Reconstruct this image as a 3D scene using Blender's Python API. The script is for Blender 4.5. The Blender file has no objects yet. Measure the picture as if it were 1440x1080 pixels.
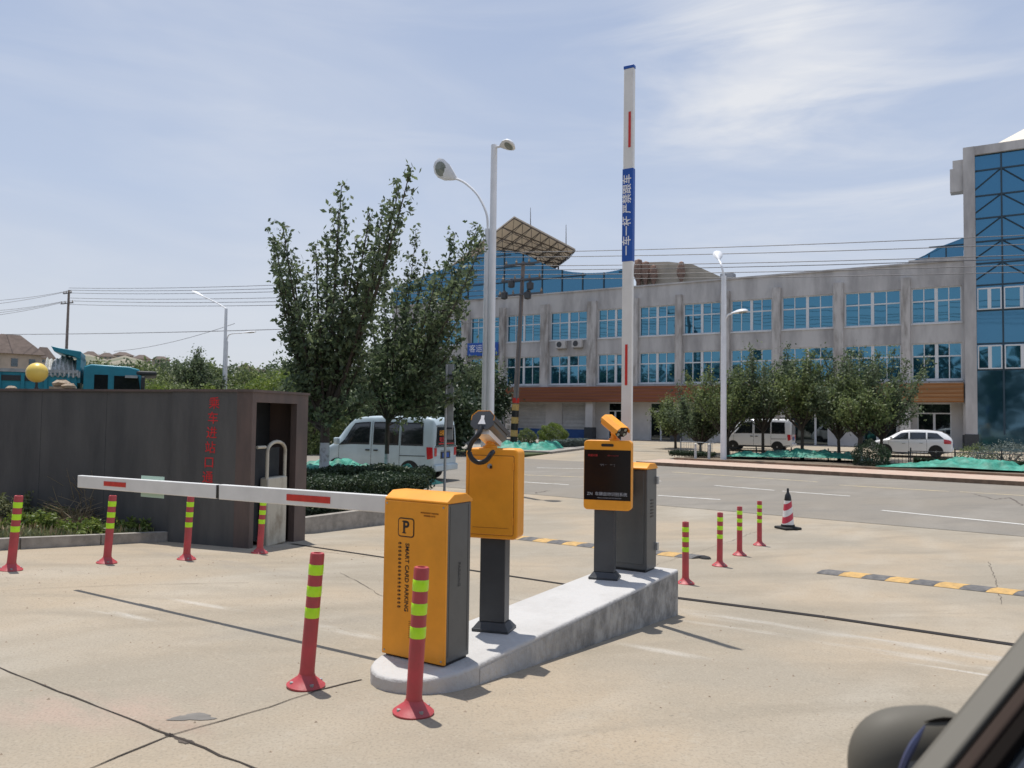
import bpy, math, random
import numpy as np
from mathutils import Vector, Matrix, noise as mnoise
R_ = math.radians
random.seed(7); rng = np.random.default_rng(7)
scn = bpy.context.scene
COL = scn.collection
# ---------------------------------------------------------------- camera
F = 1120.0; H = 1.52; PITCH = 2.45; ROLL = 0.8
cam_d = bpy.data.cameras.new('camera'); cam = bpy.data.objects.new('camera', cam_d); COL.objects.link(cam)
cam_d.sensor_width = 36; cam_d.lens = F/1440*36; cam_d.clip_start = .05; cam_d.clip_end = 3000
CAMM = Matrix.Rotation(R_(90+PITCH), 3, 'X') @ Matrix.Rotation(R_(ROLL), 3, 'Z')
cam.rotation_euler = CAMM.to_euler(); cam.location = (0, 0, H)
scn.camera = cam
cam_d.dof.use_dof = True; cam_d.dof.focus_distance = 8.0; cam_d.dof.aperture_fstop = 4.5
# ---------------------------------------------------------------- light
SUN_EL = 74.6; SUN_AZ = math.degrees(math.atan2(-.65, 1.2))
sd = bpy.data.lights.new('sun', 'SUN'); sd.energy = 4.1; sd.angle = R_(.5); sd.color = (1, .955, .89)
sun = bpy.data.objects.new('sun', sd); COL.objects.link(sun)
_h = math.cos(R_(SUN_EL)); sdir = Vector((math.sin(R_(SUN_AZ))*_h, math.cos(R_(SUN_AZ))*_h, math.sin(R_(SUN_EL))))
sun.rotation_euler = sdir.to_track_quat('Z', 'Y').to_euler(); sun.location = (0, 0, 40)
world = bpy.data.worlds.new('World'); scn.world = world; world.use_nodes = True
wt = world.node_tree; wt.nodes.clear()
def wn(t): return wt.nodes.new(t)
sky = wn('ShaderNodeTexSky'); sky.sky_type = 'NISHITA'; sky.sun_disc = False
sky.sun_elevation = R_(SUN_EL); sky.sun_rotation = R_(SUN_AZ) % (2*math.pi)
sky.air_density = 1.0; sky.dust_density = 1.6; sky.ozone_density = 1.5; sky.altitude = 50
L = wt.links.new
tc = wn('ShaderNodeTexCoord'); sx = wn('ShaderNodeSeparateXYZ'); L(tc.outputs['Generated'], sx.inputs[0])
hz = wn('ShaderNodeMapRange'); hz.inputs['From Min'].default_value = 0; hz.inputs['From Max'].default_value = .6; L(sx.outputs['Z'], hz.inputs['Value'])
hr = wn('ShaderNodeValToRGB'); e_ = hr.color_ramp.elements; e_[0].color = (.80, .835, .905, 1); e_[1].color = (.46, .565, .80, 1)
for p_, c_ in ((.18, (.76, .81, .905, 1)), (.42, (.60, .70, .895, 1)), (.75, (.50, .605, .83, 1))): q_ = e_.new(p_); q_.color = c_
L(hz.outputs[0], hr.inputs[0])
sc10 = wn('ShaderNodeMix'); sc10.data_type = 'RGBA'; sc10.blend_type = 'MULTIPLY'; sc10.inputs['Factor'].default_value = 1; sc10.inputs['B'].default_value = (10, 10, 10, 1); L(hr.outputs[0], sc10.inputs['A'])
mixh = wn('ShaderNodeMix'); mixh.data_type = 'RGBA'; mixh.inputs['Factor'].default_value = .86; L(sky.outputs[0], mixh.inputs['A']); L(sc10.outputs['Result'], mixh.inputs['B'])
def vm(op, a=None, b=None):
    n = wn('ShaderNodeVectorMath'); n.operation = op
    if a is not None: L(a, n.inputs[0])
    if b is not None: n.inputs[1].default_value = b
    return n
def mth(op, a, b=None, c=None, clamp=False):
    n = wn('ShaderNodeMath'); n.operation = op; n.use_clamp = clamp
    for k, x in enumerate((a, b, c)):
        if x is None: continue
        if isinstance(x, (int, float)): n.inputs[k].default_value = x
        else: L(x, n.inputs[k])
    return n.outputs[0]
def pdir(px, py): return (CAMM @ Vector(((px-720)/F, (540-py)/F, -1))).normalized()
def wisps(scale, stretch, rot, lo, hi, dist=.5, loc=(0, 0, 0), det=9):
    mp = wn('ShaderNodeMapping'); mp.inputs['Rotation'].default_value = rot; mp.inputs['Scale'].default_value = stretch; mp.inputs['Location'].default_value = loc; L(tc.outputs['Generated'], mp.inputs['Vector'])
    n = wn('ShaderNodeTexNoise'); n.inputs['Scale'].default_value = scale; n.inputs['Detail'].default_value = det; n.inputs['Roughness'].default_value = .55; n.inputs['Distortion'].default_value = dist; L(mp.outputs[0], n.inputs['Vector'])
    m_ = wn('ShaderNodeMapRange'); m_.interpolation_type = 'SMOOTHSTEP'; m_.inputs['From Min'].default_value = lo; m_.inputs['From Max'].default_value = hi; L(n.outputs['Fac'], m_.inputs['Value']); return m_.outputs[0]
def spot(px, py, rad):
    d = vm('DISTANCE', tc.outputs['Generated'], tuple(pdir(px, py))); m_ = wn('ShaderNodeMapRange'); m_.interpolation_type = 'SMOOTHSTEP'; m_.inputs['From Min'].default_value = rad; m_.inputs['From Max'].default_value = rad*.1; L(d.outputs['Value'], m_.inputs['Value']); return m_.outputs[0]
wA = wisps(2.6, (1, 1, 4.2), (0, R_(28), R_(10)), .40, .76, .9); wB = wisps(3.4, (1.0, 1.0, 5.5), (0, R_(52), 0), .40, .70, .5, (2, 1, 3)); wC = wisps(1.3, (1, 1, 2.4), (0, R_(15), 0), .42, .68, .3, (5, 2, 1), 5)
c1_ = mth('MULTIPLY', wA, spot(1070, 70, .22)); c2_ = mth('MULTIPLY', wB, spot(1225, 215, .30)); c3_ = mth('MULTIPLY', wA, .22); c4_ = mth('MULTIPLY', wC, spot(130, 320, .62))
tot = mth('ADD', mth('MULTIPLY', c1_, .85), mth('ADD', mth('MULTIPLY', c2_, .55), mth('ADD', c3_, mth('MULTIPLY', c4_, .40))), clamp=True)
mix = wn('ShaderNodeMix'); mix.data_type = 'RGBA'; mix.inputs['B'].default_value = (8.7, 8.95, 9.5, 1); L(tot, mix.inputs['Factor']); L(mixh.outputs['Result'], mix.inputs['A'])
bg = wn('ShaderNodeBackground'); bg.inputs['Strength'].default_value = .082; wo = wn('ShaderNodeOutputWorld'); L(mix.outputs['Result'], bg.inputs['Color']); L(bg.outputs[0], wo.inputs['Surface'])
vs = scn.view_settings; vs.view_transform = 'Standard'; vs.look = 'None'; vs.exposure = .12; vs.gamma = 1; vs.use_curve_mapping = False
scn.render.engine = 'CYCLES'; scn.cycles.max_bounces = 6; scn.cycles.use_denoising = True

# ---------------------------------------------------------------- site frame: u runs along the lane towards the road, v across it to the right
U = Vector((.535, .845, 0)).normalized(); V = Vector((U.y, -U.x, 0)); RZ = math.atan2(V.y, V.x)
def W(u, v, z=0.0): q = U*u + V*v; return Vector((q.x, q.y, z))
GU = [-60, 3.2, 5, 7, 9.7, 14, 18, 37, 50, 3000]; GZ = [0, 0, -.135, -.285, -.48, -.58, -.6, -.6, -.1, -.1]
def gz(u): return float(np.interp(u, GU, GZ))
def ray(px, py): d = CAMM @ Vector(((px-720)/F, (540-py)/F, -1)); return d
def atz(px, py, z): d = ray(px, py); return Vector((0, 0, H)) + d*((z-H)/d.z)
def atu(px, py, u): d = ray(px, py); return Vector((0, 0, H)) + d*(u/d.dot(U))
def G(px, py, off=0.0):                       # the point of the ground seen at a place in the photograph
    z = 0
    for _ in range(60): p = atz(px, py, z+off); z = .5*z + .5*gz(p.dot(U))
    return p
def uv(p): return p.dot(U), p.dot(V)
def fv(px, py=500, u=58.7): return atu(px, py, u).dot(V)
def fz(px, py, u=58.7): return atu(px, py, u).z

# ---------------------------------------------------------------- materials
def mat(name, col, rough=.6, metal=0.0, var=0.0, scale=6.0, bump=0.0, bscale=None, stretch=(1, 1, 1), col2=None, detail=6, spec=.5, coat=0.0, objco=True, lo=.35, hi=.65):
    m = bpy.data.materials.new(name); m.use_nodes = True; nt = m.node_tree; b = nt.nodes['Principled BSDF']
    b.inputs['Base Color'].default_value = (*col, 1); b.inputs['Roughness'].default_value = rough; b.inputs['Metallic'].default_value = metal
    b.inputs['Specular IOR Level'].default_value = spec; b.inputs['Coat Weight'].default_value = coat
    if var or bump:
        t = nt.nodes.new('ShaderNodeTexCoord'); mpp = nt.nodes.new('ShaderNodeMapping'); mpp.inputs['Scale'].default_value = stretch
        if objco: nt.links.new(t.outputs['Object'], mpp.inputs['Vector'])
        else:
            g = nt.nodes.new('ShaderNodeNewGeometry'); nt.links.new(g.outputs['Position'], mpp.inputs['Vector'])
        n = nt.nodes.new('ShaderNodeTexNoise'); n.inputs['Scale'].default_value = scale; n.inputs['Detail'].default_value = detail; n.inputs['Roughness'].default_value = .62
        nt.links.new(mpp.outputs[0], n.inputs['Vector'])
    if var:
        mr = nt.nodes.new('ShaderNodeMapRange'); mr.inputs['From Min'].default_value = lo; mr.inputs['From Max'].default_value = hi
        mx = nt.nodes.new('ShaderNodeMix'); mx.data_type = 'RGBA'; c2 = col2 if col2 else tuple(c*(1-var) for c in col)
        mx.inputs['A'].default_value = (*col, 1); mx.inputs['B'].default_value = (*c2, 1)
        nt.links.new(n.outputs['Fac'], mr.inputs['Value']); nt.links.new(mr.outputs[0], mx.inputs['Factor']); nt.links.new(mx.outputs['Result'], b.inputs['Base Color'])
    if bump:
        nb = nt.nodes.new('ShaderNodeTexNoise'); nb.inputs['Scale'].default_value = bscale or scale*4; nb.inputs['Detail'].default_value = 5
        nt.links.new(mpp.outputs[0], nb.inputs['Vector']); bp = nt.nodes.new('ShaderNodeBump'); bp.inputs['Strength'].default_value = bump; bp.inputs['Distance'].default_value = .02
        nt.links.new(nb.outputs['Fac'], bp.inputs['Height']); nt.links.new(bp.outputs[0], b.inputs['Normal'])
    return m

def ground_mat(name, base, warm, pale, dark, fine=60, spots=None):
    m = bpy.data.materials.new(name); m.use_nodes = True; nt = m.node_tree; b = nt.nodes['Principled BSDF']; b.inputs['Roughness'].default_value = .88; b.inputs['Specular IOR Level'].default_value = .25
    g = nt.nodes.new('ShaderNodeNewGeometry')
    def noise(sc, det, st=(1, 1, 1), rot=0, lo=.4, hi=.62, loc=(0, 0, 0), dist=0):
        mpp = nt.nodes.new('ShaderNodeMapping'); mpp.vector_type = 'TEXTURE'; mpp.inputs['Scale'].default_value = st; mpp.inputs['Rotation'].default_value = (0, 0, rot); mpp.inputs['Location'].default_value = loc
        nt.links.new(g.outputs['Position'], mpp.inputs['Vector']); n = nt.nodes.new('ShaderNodeTexNoise'); n.inputs['Scale'].default_value = sc; n.inputs['Detail'].default_value = det; n.inputs['Distortion'].default_value = dist
        nt.links.new(mpp.outputs[0], n.inputs['Vector']); mr = nt.nodes.new('ShaderNodeMapRange'); mr.inputs['From Min'].default_value = lo; mr.inputs['From Max'].default_value = hi
        nt.links.new(n.outputs['Fac'], mr.inputs['Value']); return mr.outputs[0], n.outputs['Fac']
    def mixc(a, col, fac, k):
        mu = nt.nodes.new('ShaderNodeMath'); mu.operation = 'MULTIPLY'; mu.inputs[1].default_value = k; nt.links.new(fac, mu.inputs[0])
        mx = nt.nodes.new('ShaderNodeMix'); mx.data_type = 'RGBA'; mx.inputs['B'].default_value = (*col, 1); nt.links.new(mu.outputs[0], mx.inputs['Factor'])
        if isinstance(a, tuple): mx.inputs['A'].default_value = (*a, 1)
        else: nt.links.new(a, mx.inputs['A'])
        return mx.outputs['Result']
    c = mixc(base, warm, noise(.35, 6, lo=.42, hi=.58)[0], .9)
    c = mixc(c, pale, noise(.9, 8, (3.5, 1, 1), RZ+math.pi/2, .50, .72, (4, 2, 0), .3)[0], .6)
    c = mixc(c, dark, noise(1.5, 9, (4, 1, 1), R_(20), .50, .70, (9, 1, 0), .6)[0], .6)
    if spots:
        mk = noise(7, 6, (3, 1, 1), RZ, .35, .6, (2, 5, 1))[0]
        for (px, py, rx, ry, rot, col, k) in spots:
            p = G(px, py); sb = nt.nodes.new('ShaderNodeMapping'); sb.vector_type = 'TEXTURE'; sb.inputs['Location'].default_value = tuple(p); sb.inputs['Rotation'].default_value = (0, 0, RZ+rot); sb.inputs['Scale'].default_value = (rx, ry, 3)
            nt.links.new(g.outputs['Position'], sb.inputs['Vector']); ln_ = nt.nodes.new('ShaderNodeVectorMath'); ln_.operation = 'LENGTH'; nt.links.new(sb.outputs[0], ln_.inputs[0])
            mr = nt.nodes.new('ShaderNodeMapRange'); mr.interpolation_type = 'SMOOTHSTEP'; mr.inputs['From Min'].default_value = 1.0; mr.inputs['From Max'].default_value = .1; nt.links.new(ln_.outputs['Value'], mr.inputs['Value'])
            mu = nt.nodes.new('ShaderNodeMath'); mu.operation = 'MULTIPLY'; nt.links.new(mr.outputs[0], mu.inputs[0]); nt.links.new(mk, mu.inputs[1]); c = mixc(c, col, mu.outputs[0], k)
    c = mixc(c, dark, noise(4, 8, lo=.55, hi=.8)[0], .35)
    c = mixc(c, pale, noise(11, 6, lo=.60, hi=.74, loc=(3, 3, 1))[0], .25)
    c = mixc(c, tuple(x*.45 for x in dark), noise(22, 3, lo=.73, hi=.78, loc=(1, 7, 2))[0], .7)
    c = mixc(c, tuple(x*.62 for x in base), noise(70, 4, lo=.50, hi=.66, loc=(5, 1, 2))[0], .45)
    c = mixc(c, tuple(min(1, x*1.35) for x in base), noise(48, 4, lo=.56, hi=.70, loc=(2, 8, 4))[0], .40)
    c = mixc(c, tuple(x*.5 for x in dark), noise(30, 4, (6, 1, 1), .6, .70, .78, (1, 4, 1))[0], .5)
    nt.links.new(c, b.inputs['Base Color'])
    f_, raw = noise(fine, 6); bp = nt.nodes.new('ShaderNodeBump'); bp.inputs['Strength'].default_value = .25; bp.inputs['Distance'].default_value = .01
    nt.links.new(raw, bp.inputs['Height']); nt.links.new(bp.outputs[0], b.inputs['Normal'])
    return m

def glass_mat(name, tint, body, k=.6, rough=.03):
    m = bpy.data.materials.new(name); m.use_nodes = True; nt = m.node_tree; nt.nodes.clear()
    o = nt.nodes.new('ShaderNodeOutputMaterial'); mx = nt.nodes.new('ShaderNodeMixShader'); mx.inputs[0].default_value = k
    d = nt.nodes.new('ShaderNodeBsdfDiffuse'); d.inputs[0].default_value = (*body, 1); g = nt.nodes.new('ShaderNodeBsdfGlossy'); g.inputs['Color'].default_value = (*tint, 1); g.inputs['Roughness'].default_value = rough
    t = nt.nodes.new('ShaderNodeTexCoord'); n = nt.nodes.new('ShaderNodeTexNoise'); n.inputs['Scale'].default_value = .7; n.inputs['Detail'].default_value = 1; bp = nt.nodes.new('ShaderNodeBump'); bp.inputs['Strength'].default_value = .06; bp.inputs['Distance'].default_value = .1
    nt.links.new(t.outputs['Object'], n.inputs['Vector']); nt.links.new(n.outputs['Fac'], bp.inputs['Height']); nt.links.new(bp.outputs[0], g.inputs['Normal'])
    nt.links.new(d.outputs[0], mx.inputs[1]); nt.links.new(g.outputs[0], mx.inputs[2]); nt.links.new(mx.outputs[0], o.inputs[0]); return m

def leaf_mat(name, a, b_, trans=.35):
    m = bpy.data.materials.new(name); m.use_nodes = True; nt = m.node_tree; nt.nodes.clear()
    o = nt.nodes.new('ShaderNodeOutputMaterial'); g = nt.nodes.new('ShaderNodeNewGeometry'); r = nt.nodes.new('ShaderNodeMix'); r.data_type = 'RGBA'
    r.inputs['A'].default_value = (*a, 1); r.inputs['B'].default_value = (*b_, 1); nt.links.new(g.outputs['Random Per Island'], r.inputs['Factor'])
    p = nt.nodes.new('ShaderNodeBsdfPrincipled'); p.inputs['Roughness'].default_value = .55; t = nt.nodes.new('ShaderNodeBsdfTranslucent'); mx = nt.nodes.new('ShaderNodeMixShader'); mx.inputs[0].default_value = trans
    nt.links.new(r.outputs['Result'], p.inputs['Base Color']); nt.links.new(r.outputs['Result'], t.inputs[0]); nt.links.new(p.outputs[0], mx.inputs[1]); nt.links.new(t.outputs[0], mx.inputs[2]); nt.links.new(mx.outputs[0], o.inputs[0]); return m

M = dict(
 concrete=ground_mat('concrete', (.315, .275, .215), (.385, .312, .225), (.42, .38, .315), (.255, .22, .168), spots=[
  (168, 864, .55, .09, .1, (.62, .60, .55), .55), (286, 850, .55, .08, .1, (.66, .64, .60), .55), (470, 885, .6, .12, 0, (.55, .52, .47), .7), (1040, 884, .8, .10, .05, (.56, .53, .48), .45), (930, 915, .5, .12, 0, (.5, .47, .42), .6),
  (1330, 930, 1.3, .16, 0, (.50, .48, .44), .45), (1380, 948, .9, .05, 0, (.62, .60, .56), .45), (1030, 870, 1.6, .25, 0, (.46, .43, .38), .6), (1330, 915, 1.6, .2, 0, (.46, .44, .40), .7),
  (600, 745, 3.5, .5, 0, (.24, .215, .18), .7), (1150, 760, 4, .7, 0, (.27, .245, .20), .6), (300, 790, 3.0, .35, 0, (.27, .24, .2), .6), (240, 1030, .35, .2, 0, (.30, .2, .15), .8), (120, 1000, .9, .4, .5, (.42, .30, .24), .6), (1000, 1000, 1.3, .5, .8, (.30, .26, .20), .5), (700, 1060, 1.0, .35, .3, (.30, .25, .19), .5), (430, 880, 1.6, .2, 1.4, (.25, .22, .18), .5)]),
 asphalt=ground_mat('worn_asphalt', (.228, .208, .178), (.24, .213, .175), (.29, .265, .228), (.185, .17, .148)),
 paving=mat('pink_paving', (.46, .31, .235), .85, var=.3, scale=2.5, bump=.2, objco=False, col2=(.5, .40, .32)),
 soil=mat('soil', (.22, .17, .12), .95, var=.5, scale=3, bump=.6, objco=False),
 kerb=mat('kerb_stone', (.36, .33, .29), .85, var=.4, scale=5, bump=.3, objco=False),
 kerb_brown=mat('brown_kerb', (.25, .17, .115), .85, var=.4, scale=4, bump=.3, objco=False),
 island=mat('island_cement', (.50, .488, .47), .9, var=.35, scale=2.5, bump=.5, bscale=30, detail=9, objco=False, col2=(.42, .405, .385), lo=.46, hi=.75),
 roughcast_shade=mat('roughcast_cement_shade', (.20, .195, .185), .95, var=.6, scale=7, bump=1.0, bscale=26, detail=10, objco=False, col2=(.38, .37, .35), lo=.40, hi=.62, stretch=(1, 1, .7)),  # rough cast texture, base colour darkened to paint in the side's shade
 slot=mat('slot_black', (.016, .012, .010), .95),
 joint=mat('joint_dark', (.055, .042, .032), .95, var=.5, scale=14, objco=False),
 crack=mat('crack', (.13, .105, .085), .95, var=.5, scale=20, objco=False),
 patch=mat('oil_patch', (.20, .185, .165), .8, var=.3, scale=9, objco=False),
 whitish=mat('worn_white_patch', (.55, .535, .50), .8, var=.3, scale=9, objco=False),
 wpaint=mat('road_white', (.62, .61, .57), .8, var=.6, scale=3, objco=False, col2=(.36, .33, .30), lo=.45, hi=.75),
 ypaint=mat('road_yellow', (.58, .46, .24), .8, var=.5, scale=3, objco=False, col2=(.36, .32, .26)),
 orange=mat('orange_powder_coat', (.90, .36, .025), .42, var=.16, scale=3.5, bump=.03, bscale=220, spec=.4, detail=8),
 dgrey=mat('dark_grey_coat', (.052, .056, .062), .45, var=.2, scale=5, bump=.05, bscale=200),
 mgrey=mat('grey_coat', (.10, .105, .105), .42, var=.15, scale=5, bump=.04, bscale=200),
 black=mat('black_plastic', (.012, .012, .013), .4, var=.2, scale=30),
 rubber=mat('rubber', (.02, .02, .02), .8, var=.4, scale=20, bump=.2),
 screen=mat('screen_glass', (.006, .006, .009), .16, spec=.25),
 armwhite=mat('arm_white', (.78, .77, .74), .35, var=.12, scale=3),
 red=mat('reflector_red', (.62, .03, .02), .35, var=.2, scale=20),
 postred=mat('post_red', (.50, .060, .070), .5, var=.35, scale=7, bump=.08, detail=8, col2=(.36, .06, .062)),
 lime=mat('lime_band', (.50, .88, .02), .3, var=.1, scale=15),
 yellow=mat('bump_yellow', (.62, .38, .12), .7, var=.5, scale=12, bump=.3, col2=(.40, .25, .09)),
 bumpblack=mat('bump_black', (.085, .085, .088), .85, var=.5, scale=12, bump=.3, col2=(.17, .16, .15)),
 blue=mat('banner_blue', (.012, .09, .42), .45, var=.12, scale=12),
 white=mat('white_paint', (.78, .78, .77), .4, var=.08, scale=3),
 whitemark=mat('white_print', (.82, .82, .82), .5), blackmark=mat('black_print', (.02, .015, .012), .6), redmark=mat('red_print', (.66, .03, .035), .6, var=.35, scale=20),
 dimred=mat('dim_red_print', (.22, .015, .02), .6), faint=mat('pale_print', (.30, .31, .34), .5), rule=mat('brown_seam', (.30, .10, .01), .6),
 brass=mat('tan_sleeve', (.50, .33, .15), .4, metal=.4, var=.3, scale=15),
 steel=mat('galvanised_steel', (.42, .43, .43), .45, metal=.55, var=.25, scale=6),
 pole=mat('lamp_pole_white', (.80, .81, .83), .4, var=.10, scale=2, spec=.4),
 lens=mat('lamp_lens', (.25, .28, .25), .15, var=.3, scale=15),
 stone=mat('dark_stone_cladding', (.10, .098, .094), .6, var=.4, scale=1.8, bump=.12, detail=10, stretch=(1.6, 1, .35), col2=(.064, .064, .064)),
 stonered=mat('brown_stone', (.135, .095, .082), .65, var=.4, scale=2.5, bump=.12, detail=9, stretch=(1.6, 1, .4), col2=(.085, .066, .06)),
 facade=mat('weathered_facade', (.54, .52, .505), .85, var=.5, scale=.55, bump=.2, bscale=12, detail=10, stretch=(1.4, 1, .4), col2=(.34, .325, .32), lo=.42, hi=.66),
 pil=mat('weathered_pilaster', (.53, .505, .485), .85, var=.6, scale=1.3, bump=.2, bscale=12, detail=10, stretch=(2, 1, .45), col2=(.27, .245, .225), lo=.42, hi=.66),
 panel=mat('ground_floor_panel', (.60, .575, .55), .7, var=.2, scale=.7),
 shutter=mat('roller_shutter', (.52, .51, .49), .5, var=.2, scale=2),
 timber=mat('timber_band', (.27, .095, .055), .6, var=.6, scale=2.2, stretch=(.12, 1, 6), col2=(.17, .055, .03), bump=.1),
 timber_o=mat('timber_band_orange', (.40, .205, .085), .6, var=.6, scale=2.2, stretch=(.12, 1, 6), col2=(.24, .11, .04), bump=.1),
 wframe=mat('window_frame_white', (.66, .67, .68), .4), mull=mat('dark_mullion', (.022, .05, .075), .5),
 glass=glass_mat('blue_window_glass', (.15, .38, .54), (.010, .055, .095), .55),
 curtain=glass_mat('blue_curtain_glass', (.14, .33, .50), (.014, .09, .165), .5, .06),
 lowglass=glass_mat('deep_blue_glass', (.18, .32, .42), (.014, .055, .085), .5, .05),
 darkglass=glass_mat('dark_glass', (.20, .24, .27), (.008, .012, .015), .45),
 cloud=leaf_mat('canopy_sheet', (.62, .56, .48), (.62, .56, .48), .45), rib=mat('canopy_rib', (.10, .085, .075), .6), beige=mat('beige_render', (.56, .48, .37), .85, var=.25, scale=1),
 lump=mat('terracotta_ornament', (.36, .22, .16), .8, var=.5, scale=4), dome=mat('tower_roof_cream', (.74, .66, .55), .7),
 bark=mat('bark', (.085, .068, .055), .95, var=.5, scale=8, bump=.6, stretch=(2, 2, .4)), lwash=mat('limewash', (.50, .52, .52), .9, var=.5, scale=7, bump=.5, col2=(.24, .23, .21), lo=.5, hi=.7),
 leaf=leaf_mat('leaf_dark', (.045, .075, .038), (.20, .25, .13), .45), leaf2=leaf_mat('leaf_mid', (.060, .095, .035), (.24, .29, .11), .45),
 leaf3=leaf_mat('leaf_yellowgreen', (.10, .16, .03), (.22, .27, .06), .4), leafd=leaf_mat('leaf_deep', (.02, .04, .02), (.05, .08, .032), .2),
 leafg=leaf_mat('leaf_grey', (.10, .13, .11), (.20, .24, .22), .2), weed=leaf_mat('weed_leaf', (.09, .12, .045), (.27, .28, .14), .3), straw=leaf_mat('dry_grass', (.30, .22, .12), (.42, .33, .20), .2),
 net=mat('green_net', (.012, .17, .115), .6, var=.5, scale=3, objco=False, bump=.8, bscale=14, col2=(.05, .34, .25), lo=.4, hi=.65),
 vanpaint=mat('van_paint', (.50, .60, .64), .3, coat=.5, var=.15, scale=2), vanpaint2=mat('white_car_paint', (.78, .78, .78), .25, coat=.6), tyre=mat('tyre', (.018, .018, .018), .85), rim=mat('rim', (.40, .41, .42), .35, metal=.7),
 tail=mat('tail_light', (.50, .015, .02), .2, coat=.5), dkplastic=mat('dark_trim', (.03, .032, .035), .6),
 teal=mat('teal_paint', (.012, .24, .33), .4, var=.25, scale=2), tarp=mat('silver_tarp', (.62, .62, .58), .5, var=.6, scale=5, stretch=(4, 4, .7), col2=(.30, .29, .27), bump=.6, bscale=8),
 champ=mat('champagne_paint', (.125, .115, .094), .6, metal=0, spec=.25), seal=mat('window_seal', (.010, .008, .007), .9, spec=.05), sail=mat('blue_sail_panel', (.06, .07, .14), .3),
 villa=mat('villa_wall', (.50, .42, .34), .9, var=.2, scale=1), villaroof=mat('villa_roof', (.16, .12, .10), .9, var=.3, scale=2), hill=mat('hill_scrub', (.27, .235, .18), .95, var=.6, scale=.09, objco=False, col2=(.13, .14, .085), detail=9, lo=.42, hi=.6),
 wire=mat('wire', (.10, .10, .11), .6), cpole=mat('concrete_pole', (.24, .20, .18), .9, var=.3, scale=3), globe=mat('yellow_globe', (.80, .58, .12), .35, var=.08, scale=4), rock=mat('rubble', (.42, .33, .24), .9, var=.4, scale=5, bump=.5), grass=mat('verge_grass', (.075, .095, .035), .95, var=.5, scale=1.5, objco=False),
 bluepl=mat('blue_board', (.03, .10, .30), .6, var=.2, scale=2), tin=mat('cabinet_interior', (.035, .04, .045), .9, var=.3, scale=4), motor=mat('dirty_white_motor', (.48, .45, .37), .5, var=.5, scale=3.5, stretch=(1, 1, .6), col2=(.22, .18, .13), lo=.5, hi=.72),
)
_m = M['roughcast_shade']; _nt = _m.node_tree; _b = _nt.nodes['Principled BSDF']; _lk = _b.inputs['Base Color'].links[0].from_socket  # the painted side shade fades to plain cement towards the nose
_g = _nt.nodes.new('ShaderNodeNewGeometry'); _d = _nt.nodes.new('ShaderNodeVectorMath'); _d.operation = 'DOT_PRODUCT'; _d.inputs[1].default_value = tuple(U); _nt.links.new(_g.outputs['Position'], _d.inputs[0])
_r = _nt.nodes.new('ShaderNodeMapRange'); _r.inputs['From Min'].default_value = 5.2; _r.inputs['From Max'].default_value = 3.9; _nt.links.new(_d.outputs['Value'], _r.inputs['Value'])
_x = _nt.nodes.new('ShaderNodeMix'); _x.data_type = 'RGBA'; _x.inputs['B'].default_value = (.50, .49, .475, 1); _nt.links.new(_lk, _x.inputs['A']); _nt.links.new(_r.outputs[0], _x.inputs['Factor']); _nt.links.new(_x.outputs['Result'], _b.inputs['Base Color'])
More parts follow.
